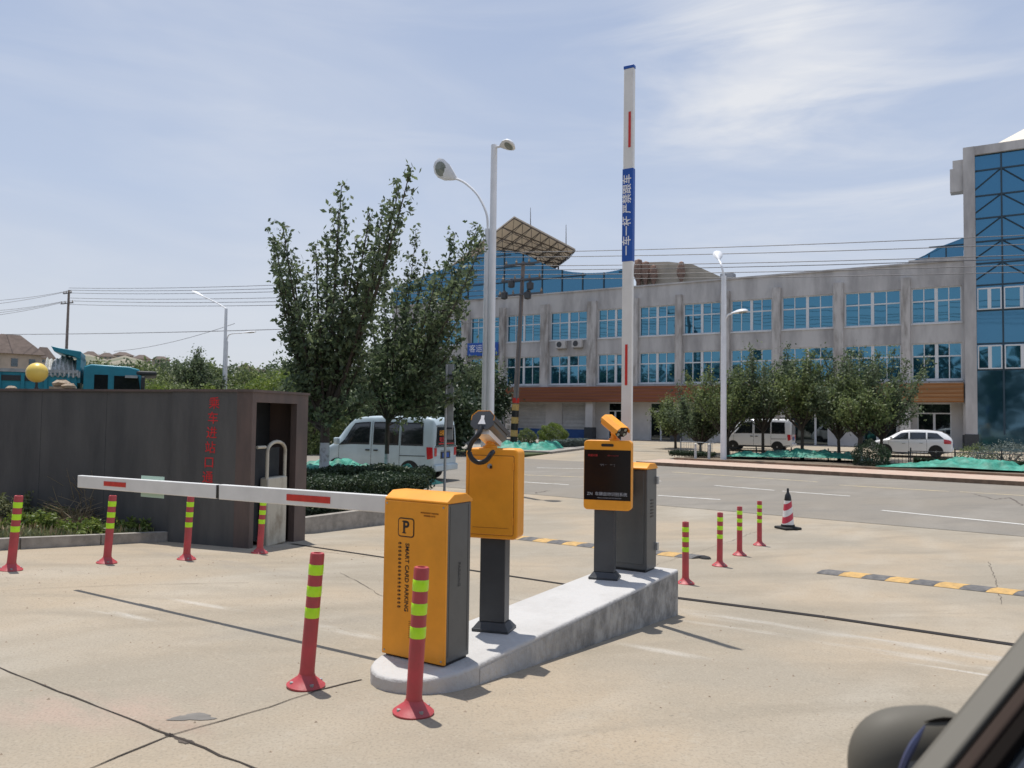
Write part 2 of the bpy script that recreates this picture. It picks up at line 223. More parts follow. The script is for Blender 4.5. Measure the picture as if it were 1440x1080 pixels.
# ---------------------------------------------------------------- mesh builder
class MB:
    def __init__(s): s.v = []; s.f = []
    def add(s, vs, fs):
        n = len(s.v); s.v += [tuple(x) for x in vs]; s.f += [tuple(i+n for i in f) for f in fs]; return s
    def box(s, x0, x1, y0, y1, z0, z1, m=None):
        vs = [Vector(p) for p in ((x0, y0, z0), (x1, y0, z0), (x1, y1, z0), (x0, y1, z0), (x0, y0, z1), (x1, y0, z1), (x1, y1, z1), (x0, y1, z1))]
        if m is not None: vs = [m @ p for p in vs]
        return s.add(vs, [(0, 3, 2, 1), (4, 5, 6, 7), (0, 1, 5, 4), (1, 2, 6, 5), (2, 3, 7, 6), (3, 0, 4, 7)])
    def prism(s, poly, d0, d1, axis='z'):      # poly in the two other axes, extruded along axis
        def mk(a, b, d): return {'z': (a, b, d), 'y': (a, d, b), 'x': (d, a, b)}[axis]
        n = len(poly); vs = [mk(a, b, d0) for a, b in poly] + [mk(a, b, d1) for a, b in poly]
        fs = [tuple(range(n-1, -1, -1)), tuple(range(n, 2*n))] + [(i, (i+1) % n, n+(i+1) % n, n+i) for i in range(n)]
        if axis == 'y': fs = [tuple(reversed(f)) for f in fs]
        return s.add(vs, fs)
    def tube(s, pts, r, n=8, caps=True):
        pts = [Vector(p) for p in pts]; rs = r if isinstance(r, (list, tuple)) else [r]*len(pts)
        vs = []; up = None
        for i, p in enumerate(pts):
            t = (pts[min(i+1, len(pts)-1)] - pts[max(i-1, 0)]).normalized()
            if up is None: up = Vector((0, 0, 1)) if abs(t.z) < .9 else Vector((1, 0, 0))
            a = t.cross(up)
            if a.length < 1e-4: a = t.cross(Vector((0, 1, 0)))
            a.normalize(); b = t.cross(a).normalized(); up = -b if False else up
            for k in range(n):
                w = 2*math.pi*k/n; vs.append(p + (a*math.cos(w) + b*math.sin(w))*rs[i])
        fs = [(i*n+k, i*n+(k+1) % n, (i+1)*n+(k+1) % n, (i+1)*n+k) for i in range(len(pts)-1) for k in range(n)]
        if caps: fs += [tuple(range(n-1, -1, -1)), tuple((len(pts)-1)*n+k for k in range(n))]
        return s.add(vs, fs)
    def lathe(s, prof, n=20, c=(0, 0, 0)):     # prof: (r, z)
        vs = [(c[0]+r*math.cos(2*math.pi*k/n), c[1]+r*math.sin(2*math.pi*k/n), c[2]+z) for r, z in prof for k in range(n)]
        fs = [(i*n+k, i*n+(k+1) % n, (i+1)*n+(k+1) % n, (i+1)*n+k) for i in range(len(prof)-1) for k in range(n)]
        fs += [tuple(range(n-1, -1, -1)), tuple((len(prof)-1)*n+k for k in range(n))]
        return s.add(vs, fs)
    def grid(s, fn, nu, nv, thick=None):
        vs = [fn(i/nu, j/nv) for i in range(nu+1) for j in range(nv+1)]
        fs = [(i*(nv+1)+j, (i+1)*(nv+1)+j, (i+1)*(nv+1)+j+1, i*(nv+1)+j+1) for i in range(nu) for j in range(nv)]
        return s.add(vs, fs)
    def build(s, name, m, parent=None, smooth=False, bevel=0, seg=2, angle=40):
        me = bpy.data.meshes.new(name); me.from_pydata(s.v, [], s.f); me.materials.append(M[m] if isinstance(m, str) else m)
        if smooth:
            me.polygons.foreach_set('use_smooth', [True]*len(me.polygons))
            try: me.set_sharp_from_angle(angle=R_(angle))
            except Exception: pass
        me.update(); o = bpy.data.objects.new(name, me); COL.objects.link(o)
        if parent: o.parent = parent
        if bevel:
            b = o.modifiers.new('bevel', 'BEVEL'); b.width = bevel; b.segments = seg; b.limit_method = 'ANGLE'; b.angle_limit = R_(35)
            if not smooth:
                me.polygons.foreach_set('use_smooth', [True]*len(me.polygons)); 
                try: me.set_sharp_from_angle(angle=R_(35))
                except Exception: pass
        return o
def tag(o, label=None, cat=None, group=None, kind=None):
    for k, x in (('label', label), ('category', cat), ('group', group), ('kind', kind)):
        if x: o[k] = x
    return o
def thing(name, label, cat, loc=(0, 0, 0), rz=0.0, group=None):
    o = bpy.data.objects.new(name, None); o.empty_display_size = .2; COL.objects.link(o); o.location = loc; o.rotation_euler = (0, 0, rz); return tag(o, label, cat, group)
def copy_tree(o, parent=None):
    c = o.copy(); COL.objects.link(c)
    if parent: c.parent = parent
    for ch in list(o.children): copy_tree(ch, c)
    return c
def struct(o): o['kind'] = 'structure'; return o
def text(s, size, m, parent, loc, name='lettering', rot=0.0, face='-y', space=1.0, align='CENTER', sx=1.0, bold=0.0):
    cu = bpy.data.curves.new(name, 'FONT'); cu.body = s; cu.size = size; cu.align_x = align; cu.align_y = 'CENTER'; cu.space_character = space; cu.extrude = .0008; cu.resolution_u = 3; cu.offset = bold
    t = bpy.data.objects.new(name, cu); me = bpy.data.meshes.new_from_object(t); bpy.data.objects.remove(t)
    mtx = {'-y': Matrix.Rotation(math.pi/2, 4, 'X'), '+x': Matrix.Rotation(math.pi/2, 4, 'Z') @ Matrix.Rotation(math.pi/2, 4, 'X')}[face]
    me.transform(Matrix.Translation(loc) @ mtx @ Matrix.Rotation(rot, 4, 'Z') @ Matrix.Diagonal((sx, 1, 1, 1)))
    me.materials.clear(); me.materials.append(M[m]); o = bpy.data.objects.new(name, me); COL.objects.link(o); o.parent = parent; return o
def rrect(x0, x1, z0, z1, r, n=5):
    pts = []
    for cx, cz, a in ((x1-r, z0+r, -90), (x1-r, z1-r, 0), (x0+r, z1-r, 90), (x0+r, z0+r, 180)):
        pts += [(cx+r*math.cos(R_(a+90*k/n)), cz+r*math.sin(R_(a+90*k/n))) for k in range(n+1)]
    return pts
# leaves: many small folded diamonds
def leaf_obj(name, centres, size, m, parent=None, flat=0.0, aspect=.5):
    c = np.asarray(centres, dtype=float); n = len(c)
    a = rng.normal(size=(n, 3)); a[:, 2] *= (1-flat); a /= np.linalg.norm(a, axis=1)[:, None]
    b = rng.normal(size=(n, 3)); b -= (b*a).sum(1)[:, None]*a; b /= np.linalg.norm(b, axis=1)[:, None]
    sz = size*(.6+.8*rng.random(n))[:, None]
    vs = np.stack([c-a*sz*.5, c+b*sz*aspect*.5, c+a*sz*.5, c-b*sz*aspect*.5], 1).reshape(-1, 3)
    me = bpy.data.meshes.new(name); me.vertices.add(4*n); me.vertices.foreach_set('co', vs.ravel()); me.loops.add(4*n); me.loops.foreach_set('vertex_index', np.arange(4*n, dtype=np.int32))
    me.polygons.add(n); me.polygons.foreach_set('loop_start', np.arange(0, 4*n, 4, dtype=np.int32)); me.update(calc_edges=True); me.materials.append(M[m])
    o = bpy.data.objects.new(name, me); COL.objects.link(o)
    if parent: o.parent = parent
    return o
def bez(a, b, c, n): return [a*(1-t)**2 + b*2*t*(1-t) + c*t*t for t in [i/n for i in range(n+1)]]
def tree(base, fork_h, r, tips, label, name='broadleaf_tree', leaf='leaf', lsize=.08, twigs=26, per=26, twig_len=.55, wash=0.0, group=None, rnd=None, lead_min=.25, side_leaf=1.0, forkz=None, spread=.05, clump=0, csig=.3):
    """base world point, tips world points of the leading branches"""
    rd = random.Random(rnd or 1); root = thing(name, label, 'tree', base, 0, group)
    b = Vector(base); fork = Vector((rd.uniform(-.1, .1)*fork_h*.3, rd.uniform(-.1, .1)*fork_h*.3, fork_h))
    tb = MB(); br = MB(); z0 = 0.0
    if wash:
        q = fork*(wash/fork_h); MB().tube([Vector((0, 0, -.1)), q*.5, q], [r*1.15, r*1.02, r*.97], 10).build('limewashed_trunk', 'lwash', root, smooth=True); z0 = wash
    tb.tube([fork*(z0/fork_h if z0 else -.05), fork*((z0/fork_h+1)/2), fork], [r*(1.12 if not z0 else .96), r*.88, r*.75], 10); tb.build('trunk', 'bark', root, smooth=True)
    cen = []
    for tip in tips:
        T = Vector(tip)-b
        for q in range(clump):
            w = 1-abs(rd.gauss(0, .22)); c_ = fork.lerp(T, w); cen.append((c_.x+rd.gauss(0, csig), c_.y+rd.gauss(0, csig), c_.z+rd.gauss(0, csig*.8)))
        s = fork*rd.uniform(.72, 1.0); ln = (T-s).length
        midp = s + (T-s)*.45; midp.x = s.x+(T.x-s.x)*.62; midp.y = s.y+(T.y-s.y)*.62
        cur = bez(s, midp, T, 10); rr = r*.42*min(1, ln/(2.2*max(fork_h, 1))+.35)
        br.tube(cur, [rr*(1-.88*i/10)+.004 for i in range(11)], 5, caps=False)
        nt_ = int(twigs*(.4+ln/4))
        for k in range(nt_):
            t = lead_min + (1-lead_min)*(k+rd.random())/nt_; i = min(int(t*10), 9); p = cur[i].lerp(cur[i+1], t*10-i); ax = (cur[i+1]-cur[i]).normalized()
            d = Vector((rd.gauss(0, 1), rd.gauss(0, 1), rd.gauss(.35, .7))).normalized(); d = (d+ax*.55).normalized()
            tl = twig_len*(1.15-t*.85)*rd.uniform(.5, 1.3); e = p+d*tl; e.z += tl*.12
            br.tube([p, p.lerp(e, .55)+Vector((0, 0, .03)), e], [.009*tl+.004, .005, .002], 3, caps=False)
            m_ = int(per*(.5+tl))
            for q in range(m_):
                w = rd.random()**.7; c_ = p.lerp(e, w); cen.append((c_.x+rd.gauss(0, spread), c_.y+rd.gauss(0, spread), c_.z+rd.gauss(0, spread)))
    br.build('branches', 'bark', root)
    leaf_obj('crown', cen, lsize, leaf, root)
    return root
def cloud_tree(base, cz, rx, rz_, label, n_tip=26, name='broadleaf_tree', leaf='leaf2', seed=3, fork=1.2, r=.09, wash=0.0, lsize=.13, twigs=14, per=16, group=None, up=.3, twig_len=.6, clump=0, csig=.3):
    rd = random.Random(seed); b = Vector(base); tips = []
    for k in range(n_tip):
        while True:
            x, y, z = (rd.uniform(-1, 1) for _ in range(3)); q = x*x+y*y+z*z
            if .2 < q < 1: break
        rr = rd.uniform(.6, 1.25); tips.append(b + Vector((x*rx*rr, y*rx*rr, cz+z*rz_*rr+up*abs(rd.gauss(0, .4)))))
    return tree(base, fork, r, tips, label, name, leaf, lsize, twigs, per, twig_len, wash, group, seed, spread=.09, lead_min=.3, clump=clump, csig=csig)
def bush(base, rx, ry, rz_, label, n=3500, lsize=.06, leaf='leaf2', name='round_bush', seed=1, cat='bush', group=None, rz=0.0, shell=.75, loose=0.0):
    root = thing(name, label, cat, base, rz, group); rg = np.random.default_rng(seed); d = rg.normal(size=(n, 3)); d /= np.linalg.norm(d, axis=1)[:, None]
    lump = 1+.10*np.sin(d[:, 0]*5+seed)*np.cos(d[:, 1]*6+seed*2)+.07*np.sin(d[:, 2]*9+d[:, 0]*7)
    rad = (shell+(1-shell)*rg.random(n)**.5+loose*np.abs(rg.normal(size=n))*.3)*lump
    c = d*rad[:, None]*np.array([rx, ry, rz_]); c[:, 2] = np.abs(c[:, 2]+rz_*.75)
    leaf_obj('foliage', c, lsize, leaf, root)
    st = MB()
    for k in range(7):
        a = k*.9+seed; st.tube([(0, 0, -.05), (math.cos(a)*rx*.4, math.sin(a)*ry*.4, rz_*.8), (math.cos(a)*rx*.62, math.sin(a)*ry*.62, rz_*1.2)], [.03*rx+.008, .015*rx+.004, .004], 4)
    st.build('stems', 'bark', root); return root
def hedge(pts, width, height, label, leaf='leafd', dens=900, lsize=.05, name='clipped_hedge', seed=2, wob=.06):
    """leaf box along a line of world points"""
    rg = np.random.default_rng(seed); root = thing(name, label, 'hedge', pts[0]); cs = []; st = MB()
    for a, b in zip(pts, pts[1:]):
        a = Vector(a); b = Vector(b); ln = (b-a).length; d = (b-a)/ln; nrm = Vector((-d.y, d.x, 0)).normalized(); n = int(dens*ln)
        t = rg.random(n)*ln; w = rg.random(n)-.5; h = rg.random(n)**.5; top = 1+wob*np.sin(t*2.3)+wob*np.sin(t*5.1+1)
        q = np.array(a-pts[0])[None]+np.array(d)[None]*t[:, None]+np.array(nrm)[None]*(w*width)[:, None]; q[:, 2] += h*top*height+np.abs(rg.normal(size=n))*.03; cs.append(q)
        for k in range(int(ln*4)):
            p = a-pts[0]+d*(k+.5)/4+nrm*rg.uniform(-.3, .3)*width; st.tube([p+Vector((0, 0, -.05)), p+Vector((.05, .02, height*.8))], [.015, .006], 4)
    st.build('stems', 'bark', root); leaf_obj('foliage', np.concatenate(cs), lsize, leaf, root); return root

# ================================================================= SETTING
def sheet(name, u0, u1, v0, v1, m, off=0.0, nv=1):
    us = sorted(set([u0, u1] + [u for u in GU if u0 < u < u1])); b = MB()
    vs = [v0+(v1-v0)*k/nv for k in range(nv+1)]
    for i in range(len(us)-1):
        for k in range(nv):
            b.add([W(us[i], vs[k], gz(us[i])+off), W(us[i], vs[k+1], gz(us[i])+off), W(us[i+1], vs[k+1], gz(us[i+1])+off), W(us[i+1], vs[k], gz(us[i+1])+off)], [(0, 1, 2, 3)])
    return struct(b.build(name, m))
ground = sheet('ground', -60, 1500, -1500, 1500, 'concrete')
def polysheet(name, pts, m, off):            # flat-ish polygon draped on the ground (world xy points), fine enough to follow it
    b = MB(); b.add([Vector((p[0], p[1], gz(Vector((p[0], p[1], 0)).dot(U))+off)) for p in pts], [tuple(range(len(pts)))]); return b.build(name, m)
def kl(v): return 33.9-.135*(v+6.6)          # line of the far kerb
b = MB(); KV = [-160+20*k for k in range(13)]
for a, c in zip(KV, KV[1:]): b.add([W(18.5-.09*(a+4), a, -.594), W(18.5-.09*(c+4), c, -.594), W(kl(c), c, -.594), W(kl(a), a, -.594)], [(0, 1, 2, 3)])
struct(b.build('asphalt_road', 'asphalt'))
# far pavement with kerb, to the right of the forecourt entrance
PV0 = -15.2
def strip_prism(name, v0, v1, du0, du1, z0, z1, m, nv=6):
    b = MB(); vs = [v0+(v1-v0)*k/nv for k in range(nv+1)]
    for a, c in zip(vs, vs[1:]):
        p = [W(kl(a)+du0, a), W(kl(c)+du0, c), W(kl(c)+du1, c), W(kl(a)+du1, a)]
        b.add([(q.x, q.y, z0) for q in p]+[(q.x, q.y, z1) for q in p], [(4, 5, 6, 7), (0, 1, 5, 4), (1, 2, 6, 5), (2, 3, 7, 6), (3, 0, 4, 7)])
    return b.build(name, m)
struct(strip_prism('kerb', PV0, 60, 0, .16, -.7, -.44, 'kerb_brown')); struct(strip_prism('pavement', PV0, 60, .16, 3.4, -.7, -.452, 'paving'))
struct(strip_prism('planting_bed_kerb', PV0+.6, 60, 3.4, 3.55, -.7, -.36, 'kerb_brown')); struct(strip_prism('planting_bed', PV0+.6, 60, 3.55, 7.0, -.7, -.38, 'soil'))
struct(strip_prism('kerb', -120, -22.6, 0, .16, -.7, -.44, 'kerb')); struct(strip_prism('planting_bed', -120, -22.6, .16, 7.0, -.7, -.452, 'grass'))
# left planting bed by the wall
BV = -10.1
b = MB()
for u0, u1 in ((-4, 3.2), (3.2, 5), (5, 7), (7, 7.48)): b.add([W(u0, -22, gz(u0)+.10), W(u0, BV-.12, gz(u0)+.10), W(u1, BV-.12, gz(u1)+.10), W(u1, -22, gz(u1)+.10)], [(0, 1, 2, 3)])
struct(b.build('planting_bed', 'soil'))
b = MB(); e = -4
while e < 7.4:
    e2 = min(e+.98, 7.46); p = [W(e, BV-.12), W(e, BV), W(e2, BV), W(e2, BV-.12)]; zz = [gz(e), gz(e), gz(e2), gz(e2)]
    b.add([(q.x, q.y, z-.1) for q, z in zip(p, zz)]+[(q.x, q.y, z+.135) for q, z in zip(p, zz)], [(4, 5, 6, 7), (0, 1, 5, 4), (1, 2, 6, 5), (2, 3, 7, 6), (3, 0, 4, 7)]); e = e2+.02
struct(b.build('kerb', 'kerb'))
# green verge behind the wall up to the road, with a low planter kerb
VV = -10.1
b = MB(); b.add([W(9.5, -150, -.32), W(9.5, VV-.15, -.32), W(14.0, VV-.15, -.32), W(17.0, VV-5, -.32), W(18.0, -150, -.32)], [(0, 1, 2, 3, 4)]); struct(b.build('verge', 'grass'))
b = MB()
for (a, c) in (((9.35, VV-.15), (17.6, VV)),): b.box(0, 1, 0, 1, 0, 1, Matrix.Identity(4)); b.v = []; b.f = []
p = [W(9.35, VV-.15), W(9.35, VV), W(14.0, VV), W(14.0, VV-.15)]
b.add([(q.x, q.y, -.75) for q in p]+[(q.x, q.y, -.20) for q in p], [(4, 5, 6, 7), (0, 1, 5, 4), (1, 2, 6, 5), (2, 3, 7, 6), (3, 0, 4, 7)]); p = [W(13.85, VV-.15), W(14.0, VV-.0), W(17.2, VV-5), W(17.05, VV-5.15)]; b.add([(q.x, q.y, -.75) for q in p]+[(q.x, q.y, -.20) for q in p], [(4, 5, 6, 7), (0, 1, 5, 4), (1, 2, 6, 5), (2, 3, 7, 6), (3, 0, 4, 7)]); struct(b.build('kerb', 'kerb'))
# far hills
b = MB(); prof = [(-46, 12), (-36, 13), (-32, 15), (-30, 17.5), (-28, 19.5), (-25.5, 18.3), (-22, 15.5), (-19, 12.5), (-16, 12), (-12, 10), (-6, 7), (2, 6), (14, 5)]
def hillz(az): return float(np.interp(az, [p[0] for p in prof], [p[1] for p in prof]))
for i in range(60):
    for j in range(8):
        q = []
        for (ii, jj) in ((i, j), (i+1, j), (i+1, j+1), (i, j+1)):
            az = -46+ii; d = 150+jj*22; s = min(1, jj/4.0); z = -1+(hillz(az)+1.2*math.sin(az*1.9))*(s*s*(3-2*s))*.92
            q.append((math.sin(R_(az))*d, math.cos(R_(az))*d, z))
        b.add(q, [(0, 1, 2, 3)])
struct(b.build('hill', 'hill', smooth=True))
# ---- joints, cracks and patches on the slab
def ribbon(name, pts, w, m, off=.004, label=None, jit=0.0, uvpts=False, world=False):
    rd = random.Random(len(pts)*7+int(w*1000)); P = [W(*p) if uvpts else G(*p) for p in pts]; Q = []
    for a, c in zip(P, P[1:]):
        n = max(1, int((c-a).length/(.12 if jit else .6)))
        Q += [a.lerp(c, k/n) for k in range(n)]
    Q.append(P[-1]); 
    extra = []
    for a, c in zip(Q, Q[1:]):
        ua, uc = a.dot(U), c.dot(U)
        extra.append(a)
        for g_ in sorted([g for g in GU if min(ua, uc) < g < max(ua, uc)], reverse=ua > uc): extra.append(a.lerp(c, (g_-ua)/(uc-ua)))
    Q = extra+[Q[-1]]
    b = MB(); prev = None
    for i, p in enumerate(Q):
        t = (Q[min(i+1, len(Q)-1)]-Q[max(i-1, 0)]); t.z = 0; t.normalize(); nrm = Vector((-t.y, t.x, 0))
        p = p+nrm*rd.gauss(0, jit); ww = w*(1+(rd.uniform(-.5, .5) if jit else 0)); l, r = p+nrm*ww/2, p-nrm*ww/2
        l.z = gz(l.dot(U))+off; r.z = gz(r.dot(U))+off
        if prev: b.add([prev[0], prev[1], r, l], [(0, 1, 2, 3)])
        prev = (l, r)
    return struct(b.build(name, m))
ribbon('slab_joint', [(-160, 874), (0, 940), (120, 987), (240, 1035), (420, 1105), (700, 1230)], .010, 'joint', jit=.003)
ribbon('slab_joint', [(-60, 1170), (130, 1080), (240, 1035), (380, 994), (508, 956)], .010, 'joint', jit=.003)
for a, c in (((410, 765), (600, 793)), ((600, 793), (835, 828)), ((943, 840), (1160, 868)), ((1160, 868), (1520, 921))): ribbon('drain_slot', [a, c], .13 if a[0] > 900 else .075, 'slot', off=.006)
for pts in ([(480, 806), (505, 818), (520, 828), (545, 843)], [(0, 831), (60, 828), (130, 825), (230, 822), (350, 820)], [(415, 770), (470, 778), (560, 788)], [(700, 840), (760, 850), (840, 838)], [(860, 812), (1000, 770), (1062, 748), (1098, 744)],
            [(1000, 721), (1090, 730), (1180, 738), (1300, 752)], [(1390, 790), (1398, 812), (1410, 850)], [(985, 722), (1030, 724)], [(943, 715), (1000, 705)]):
    ribbon('crack', pts, .0055, 'crack', off=.005, jit=.012)
def blotch(px, py, rx, ry, m, seed, off=.003, rot=0.0):
    c = G(px, py); rd = random.Random(seed); b = MB(); n = 26; q = []
    for k in range(n):
        a = 2*math.pi*k/n; r = 1+rd.uniform(-.22, .22)+.15*math.sin(3*a+seed); p = c+(V*math.cos(rot)+U*math.sin(rot))*math.cos(a)*rx*r+(U*math.cos(rot)-V*math.sin(rot))*math.sin(a)*ry*r; q.append((p.x, p.y, gz(p.dot(U))+off))
    q.append((c.x, c.y, gz(c.dot(U))+off)); b.add(q, [(k, (k+1) % n, n) for k in range(n)]); return struct(b.build('ground_stain', m))
blotch(272, 1009, .11, .045, 'patch', 4, rot=.7); blotch(258, 1042, .06, .02, 'crack', 5); blotch(238, 1034, .03, .015, 'joint', 9)
# road markings
ribbon('lane_marking', [(1240, 718), (1440, 738), (1600, 754)], .14, 'wpaint', off=.010)
ribbon('lane_marking', [(925, 697), (1013, 703)], .14, 'wpaint', off=.010); ribbon('lane_marking', [(700, 676), (800, 682)], .14, 'wpaint', off=.010)
for a, c in (((1005, 683), (1090, 690)), ((1100, 691), (1195, 698)), ((845, 671), (930, 677))): ribbon('lane_marking', [a, c], .14, 'wpaint', off=.010)
for a, c in (((1180, 682.5), (1335, 691.5)), ((945, 664), (1150, 678)), ((1350, 692), (1520, 702))): ribbon('lane_marking', [a, c], .15, 'ypaint', off=.010)
ribbon('lane_marking', [(735, 668), (840, 672)], .15, 'ypaint', off=.010); ribbon('lane_marking', [(755, 658), (900, 661)], .15, 'wpaint', off=.010)
for pts in ([(1370, 695), (1400, 703), (1420, 700), (1440, 712)], [(1160, 664), (1220, 668), (1300, 676)], [(1040, 656), (1090, 662)], [(752, 694), (775, 690)]): ribbon('crack', pts, .05, 'crack', off=.008, jit=.03)

# ================================================================= ISLAND AND MACHINES
def it(u): return .055+(u-3.3)*.017
isl = thing('traffic_island', 'raised grey cement island carrying the barrier cabinets', 'traffic island')
vl, vr = -3.31, -2.70; out = [(7.24, vl), (7.24, vr), (3.86, vr)]
for k in range(1, 12): a = math.pi*k/12; out.append((3.86-.40*math.sin(a), (vl+vr)/2+(vr-vl)/2*math.cos(a)))
out.append((3.86, vl)); out = out[::-1]
b = MB(); n = len(out); b.add([W(u, v, -.6) for u, v in out]+[W(u, v, it(u)) for u, v in out], [tuple(range(n, 2*n))]+[(i, (i+1) % n, n+(i+1) % n, n+i) for i in range(n)])
# subdivide long sides is unnecessary: faces are flat
b.build('kerb_body', 'island', isl, bevel=.018, seg=3)
b = MB(); b.add([W(u, v, -.6) for u, v in [(7.243, vl+.02), (7.243, vr-.02)]]+[W(7.243, vr-.02, it(7.24)-.03), W(7.243, vl+.02, it(7.24)-.03)], [(0, 1, 2, 3)]); b.add([W(3.95, vr+.003, -.6), W(7.22, vr+.003, -.6), W(7.22, vr+.003, it(7.22)-.025), W(3.95, vr+.003, it(3.95)-.03)], [(3, 2, 1, 0)]); b.build('rough_cast_shade_side', 'roughcast_shade', isl)
def place(px, py):
    z = .08
    for _ in range(40): p = atz(px, py, z); z = .5*z+.5*it(p.dot(U))
    return p

def cabinet(u0, vc, label, vent_side=1):
    Wd, D, Hc = .235, .245, 1.0; t = thing('barrier_gate', label, 'barrier gate', W(u0, vc, it(u0)), RZ, 'parking barrier gates')
    MB().box(-Wd+.012, Wd-.012, .012, D-.012, .0, .02).build('plinth', 'black', t)
    MB().box(-Wd+.02, Wd, .012, D, .02, .945).build('body', 'mgrey', t, bevel=.006)
    # top and front in one orange shell
    lid = [(-.006, .90), (-.006, .962), (.055, 1.0), (D-.05, 1.0), (D+.006, .962), (D+.006, .945), (.0, .945), (.0, .90)]
    lid = [(-.008, .946), (-.008, .958), (.062, 1.0), (D-.06, 1.0), (D+.008, .958), (D+.008, .946)]
    MB().prism(lid, -Wd-.004, Wd+.008, 'x').build('lid', 'orange', t, bevel=.005)
    return t, Wd, D
# near cabinet
c1u, c1v = 3.77, -3.06
c1, Wd, D = cabinet(c1u, c1v, 'orange fronted barrier cabinet with P logo, its white arm lowered leftwards')
fp = MB().box(-Wd-.003, Wd+.003, -.010, .012, .012, .945).build('front_panel', 'orange', c1, bevel=.005)
MB().prism(rrect(-.125, .0, .645+.085, .79+.055, .02), -.0125, -.0105, 'y').build('logo_frame', 'blackmark', fp)
MB().prism(rrect(-.118, -.007, .652+.085, .783+.055, .014), -.0135, -.0126, 'y').build('logo_field', 'orange', fp)
text('P', .098, 'blackmark', fp, (-.0625, -.0142, .789), bold=.0025)
b = MB(); b.box(-.090, -.060, -.0150, -.0138, .752, .758); b.box(-.092, -.078, -.0150, -.0138, .8205, .8265); b.build('serif', 'blackmark', fp)
text('SMART CARD PARKING', .042, 'blackmark', fp, (-.052, -.0115, .49), rot=-math.pi/2, space=1.0, sx=.92, bold=.0004)
b = MB()
for k in range(17):
    z = .69-k*.0238; b.prism([(-.110, z-.008), (-.094, z), (-.110, z+.008)], -.0125, -.0105, 'y')
    b.box(-.119, -.115, -.0125, -.0105, z-.006, z+.004)
b.build('marks', 'blackmark', fp)
text('INTELLIGENT PARKING', .013, 'rule', fp, (.115, -.0115, .885)); text('BARRIER GATE', .013, 'rule', fp, (.115, -.0115, .868))
b = MB()
for k in range(9): b.box(-.03, .10, -.0122, -.0105, .135+k*.012, .138+k*.012)
b.build('louvre', 'rule', fp)
MB().box(-Wd-.022, -Wd-.003, .02, .05, .15, .22).build('hinge', 'steel', c1); MB().box(-Wd-.022, -Wd-.003, .02, .05, .78, .85).build('hinge', 'steel', c1)
for sx_ in (-1, 1):
    for z_ in (.035, .925):
        b = MB().lathe([(.006, 0), (.006, .002), (.001, .0028)], 8); b.v = [(x+sx_*(Wd-.018), -.0105-z, z_+y) for x, y, z in b.v]; b.build('screw', 'steel', fp)
b = MB(); b.box(Wd-.0005, Wd+.0012, .03, .033, .05, .93); b.box(Wd-.0005, Wd+.0012, D-.03, D-.027, .05, .93); b.build('seam', 'black', c1)
text('PARKING', .035, 'dgrey', c1, (Wd+.0015, .13, .52), face='+x', rot=-math.pi/2)
# its boom, lowered across the left lane
tilt = Matrix.Rotation(R_(-.75), 4, 'Y')
arm1 = MB().box(-1.93, .30, -.022, .022, -.058, .058, tilt).build('arm', 'armwhite', c1, bevel=.006); arm1.location = (-.30, .33, .935-it(c1u))
MB().box(-3.93, -1.965, -.022, .022, -.056, .056, tilt).build('outer_arm_section', 'armwhite', arm1, bevel=.006)
MB().box(-1.965, -1.93, -.018, .018, -.052, .052, tilt).build('joint', 'black', arm1)
MB().box(-1.16, -.72, -.026, -.0225, -.024, .022, tilt).build('reflector', 'red', arm1); MB().box(-3.5, -3.17, -.026, -.0225, -.020, .020, tilt).build('reflector', 'red', arm1)
MB().box(-.02, .28, -.05, .05, -.07, .07, tilt).build('arm_bracket', 'brass', arm1, bevel=.008)
gb = MB().box(-3.02, -2.70, .023, .028, -.095, .085, tilt).build('notice_plate', leaf_mat('pale_green_plate', (.45, .62, .52), (.45, .62, .52), .1), arm1)
# far cabinet seen from the back
c2u, c2v = 6.90, -3.12
c2, _, _ = cabinet(c2u, c2v, 'grey barrier cabinet at far island end, its white arm raised upright')
MB().box(-Wd+.03, Wd-.03, .004, .014, .07, .93).build('back_door', 'mgrey', c2, bevel=.003)
b = MB().lathe([(.0001, 0), (.028, 0), (.028, .008), (.0001, .012)], 16); b.v = [(x+.045, .003-z, .60+y) for x, y, z in b.v]; b.build('lock_cover', 'white', c2)
b = MB()
for k in range(6): b.box(Wd+.0005, Wd+.004, .10, .16, .50+k*.03, .512+k*.03)
b.build('louvre', 'black', c2)
for z in (.18, .80): MB().box(Wd+.001, Wd+.02, D-.03, D+.012, z, z+.07).build('hinge', 'steel', c2)
a2 = MB().box(-.05, .05, -.024, .024, .30, 4.02).build('arm', 'armwhite', c2, bevel=.006); a2.location = (.06, -.06, .82-it(c2u))
MB().box(-.052, .052, -.026, .026, 4.02, 4.05).build('end_cap', 'blue', a2, bevel=.004)
MB().box(-.054, .054, -.04, .04, -.02, .31).build('arm_bracket', 'brass', a2, bevel=.006)
bn = MB().box(-.0535, .0535, -.0275, .0275, 2.18, 3.06).build('banner', 'blue', a2, bevel=.003)
text('一车一杆 严禁跟车', .094, 'whitemark', a2, (.0, -.029, 2.62), rot=math.pi/2, space=.98, bold=.0012)
MB().box(-.012, .012, -.0278, -.0245, 1.02, 1.40).build('reflector', 'red', a2); MB().box(.004, .028, -.0278, -.0245, 3.26, 3.60).build('reflector', 'red', a2)

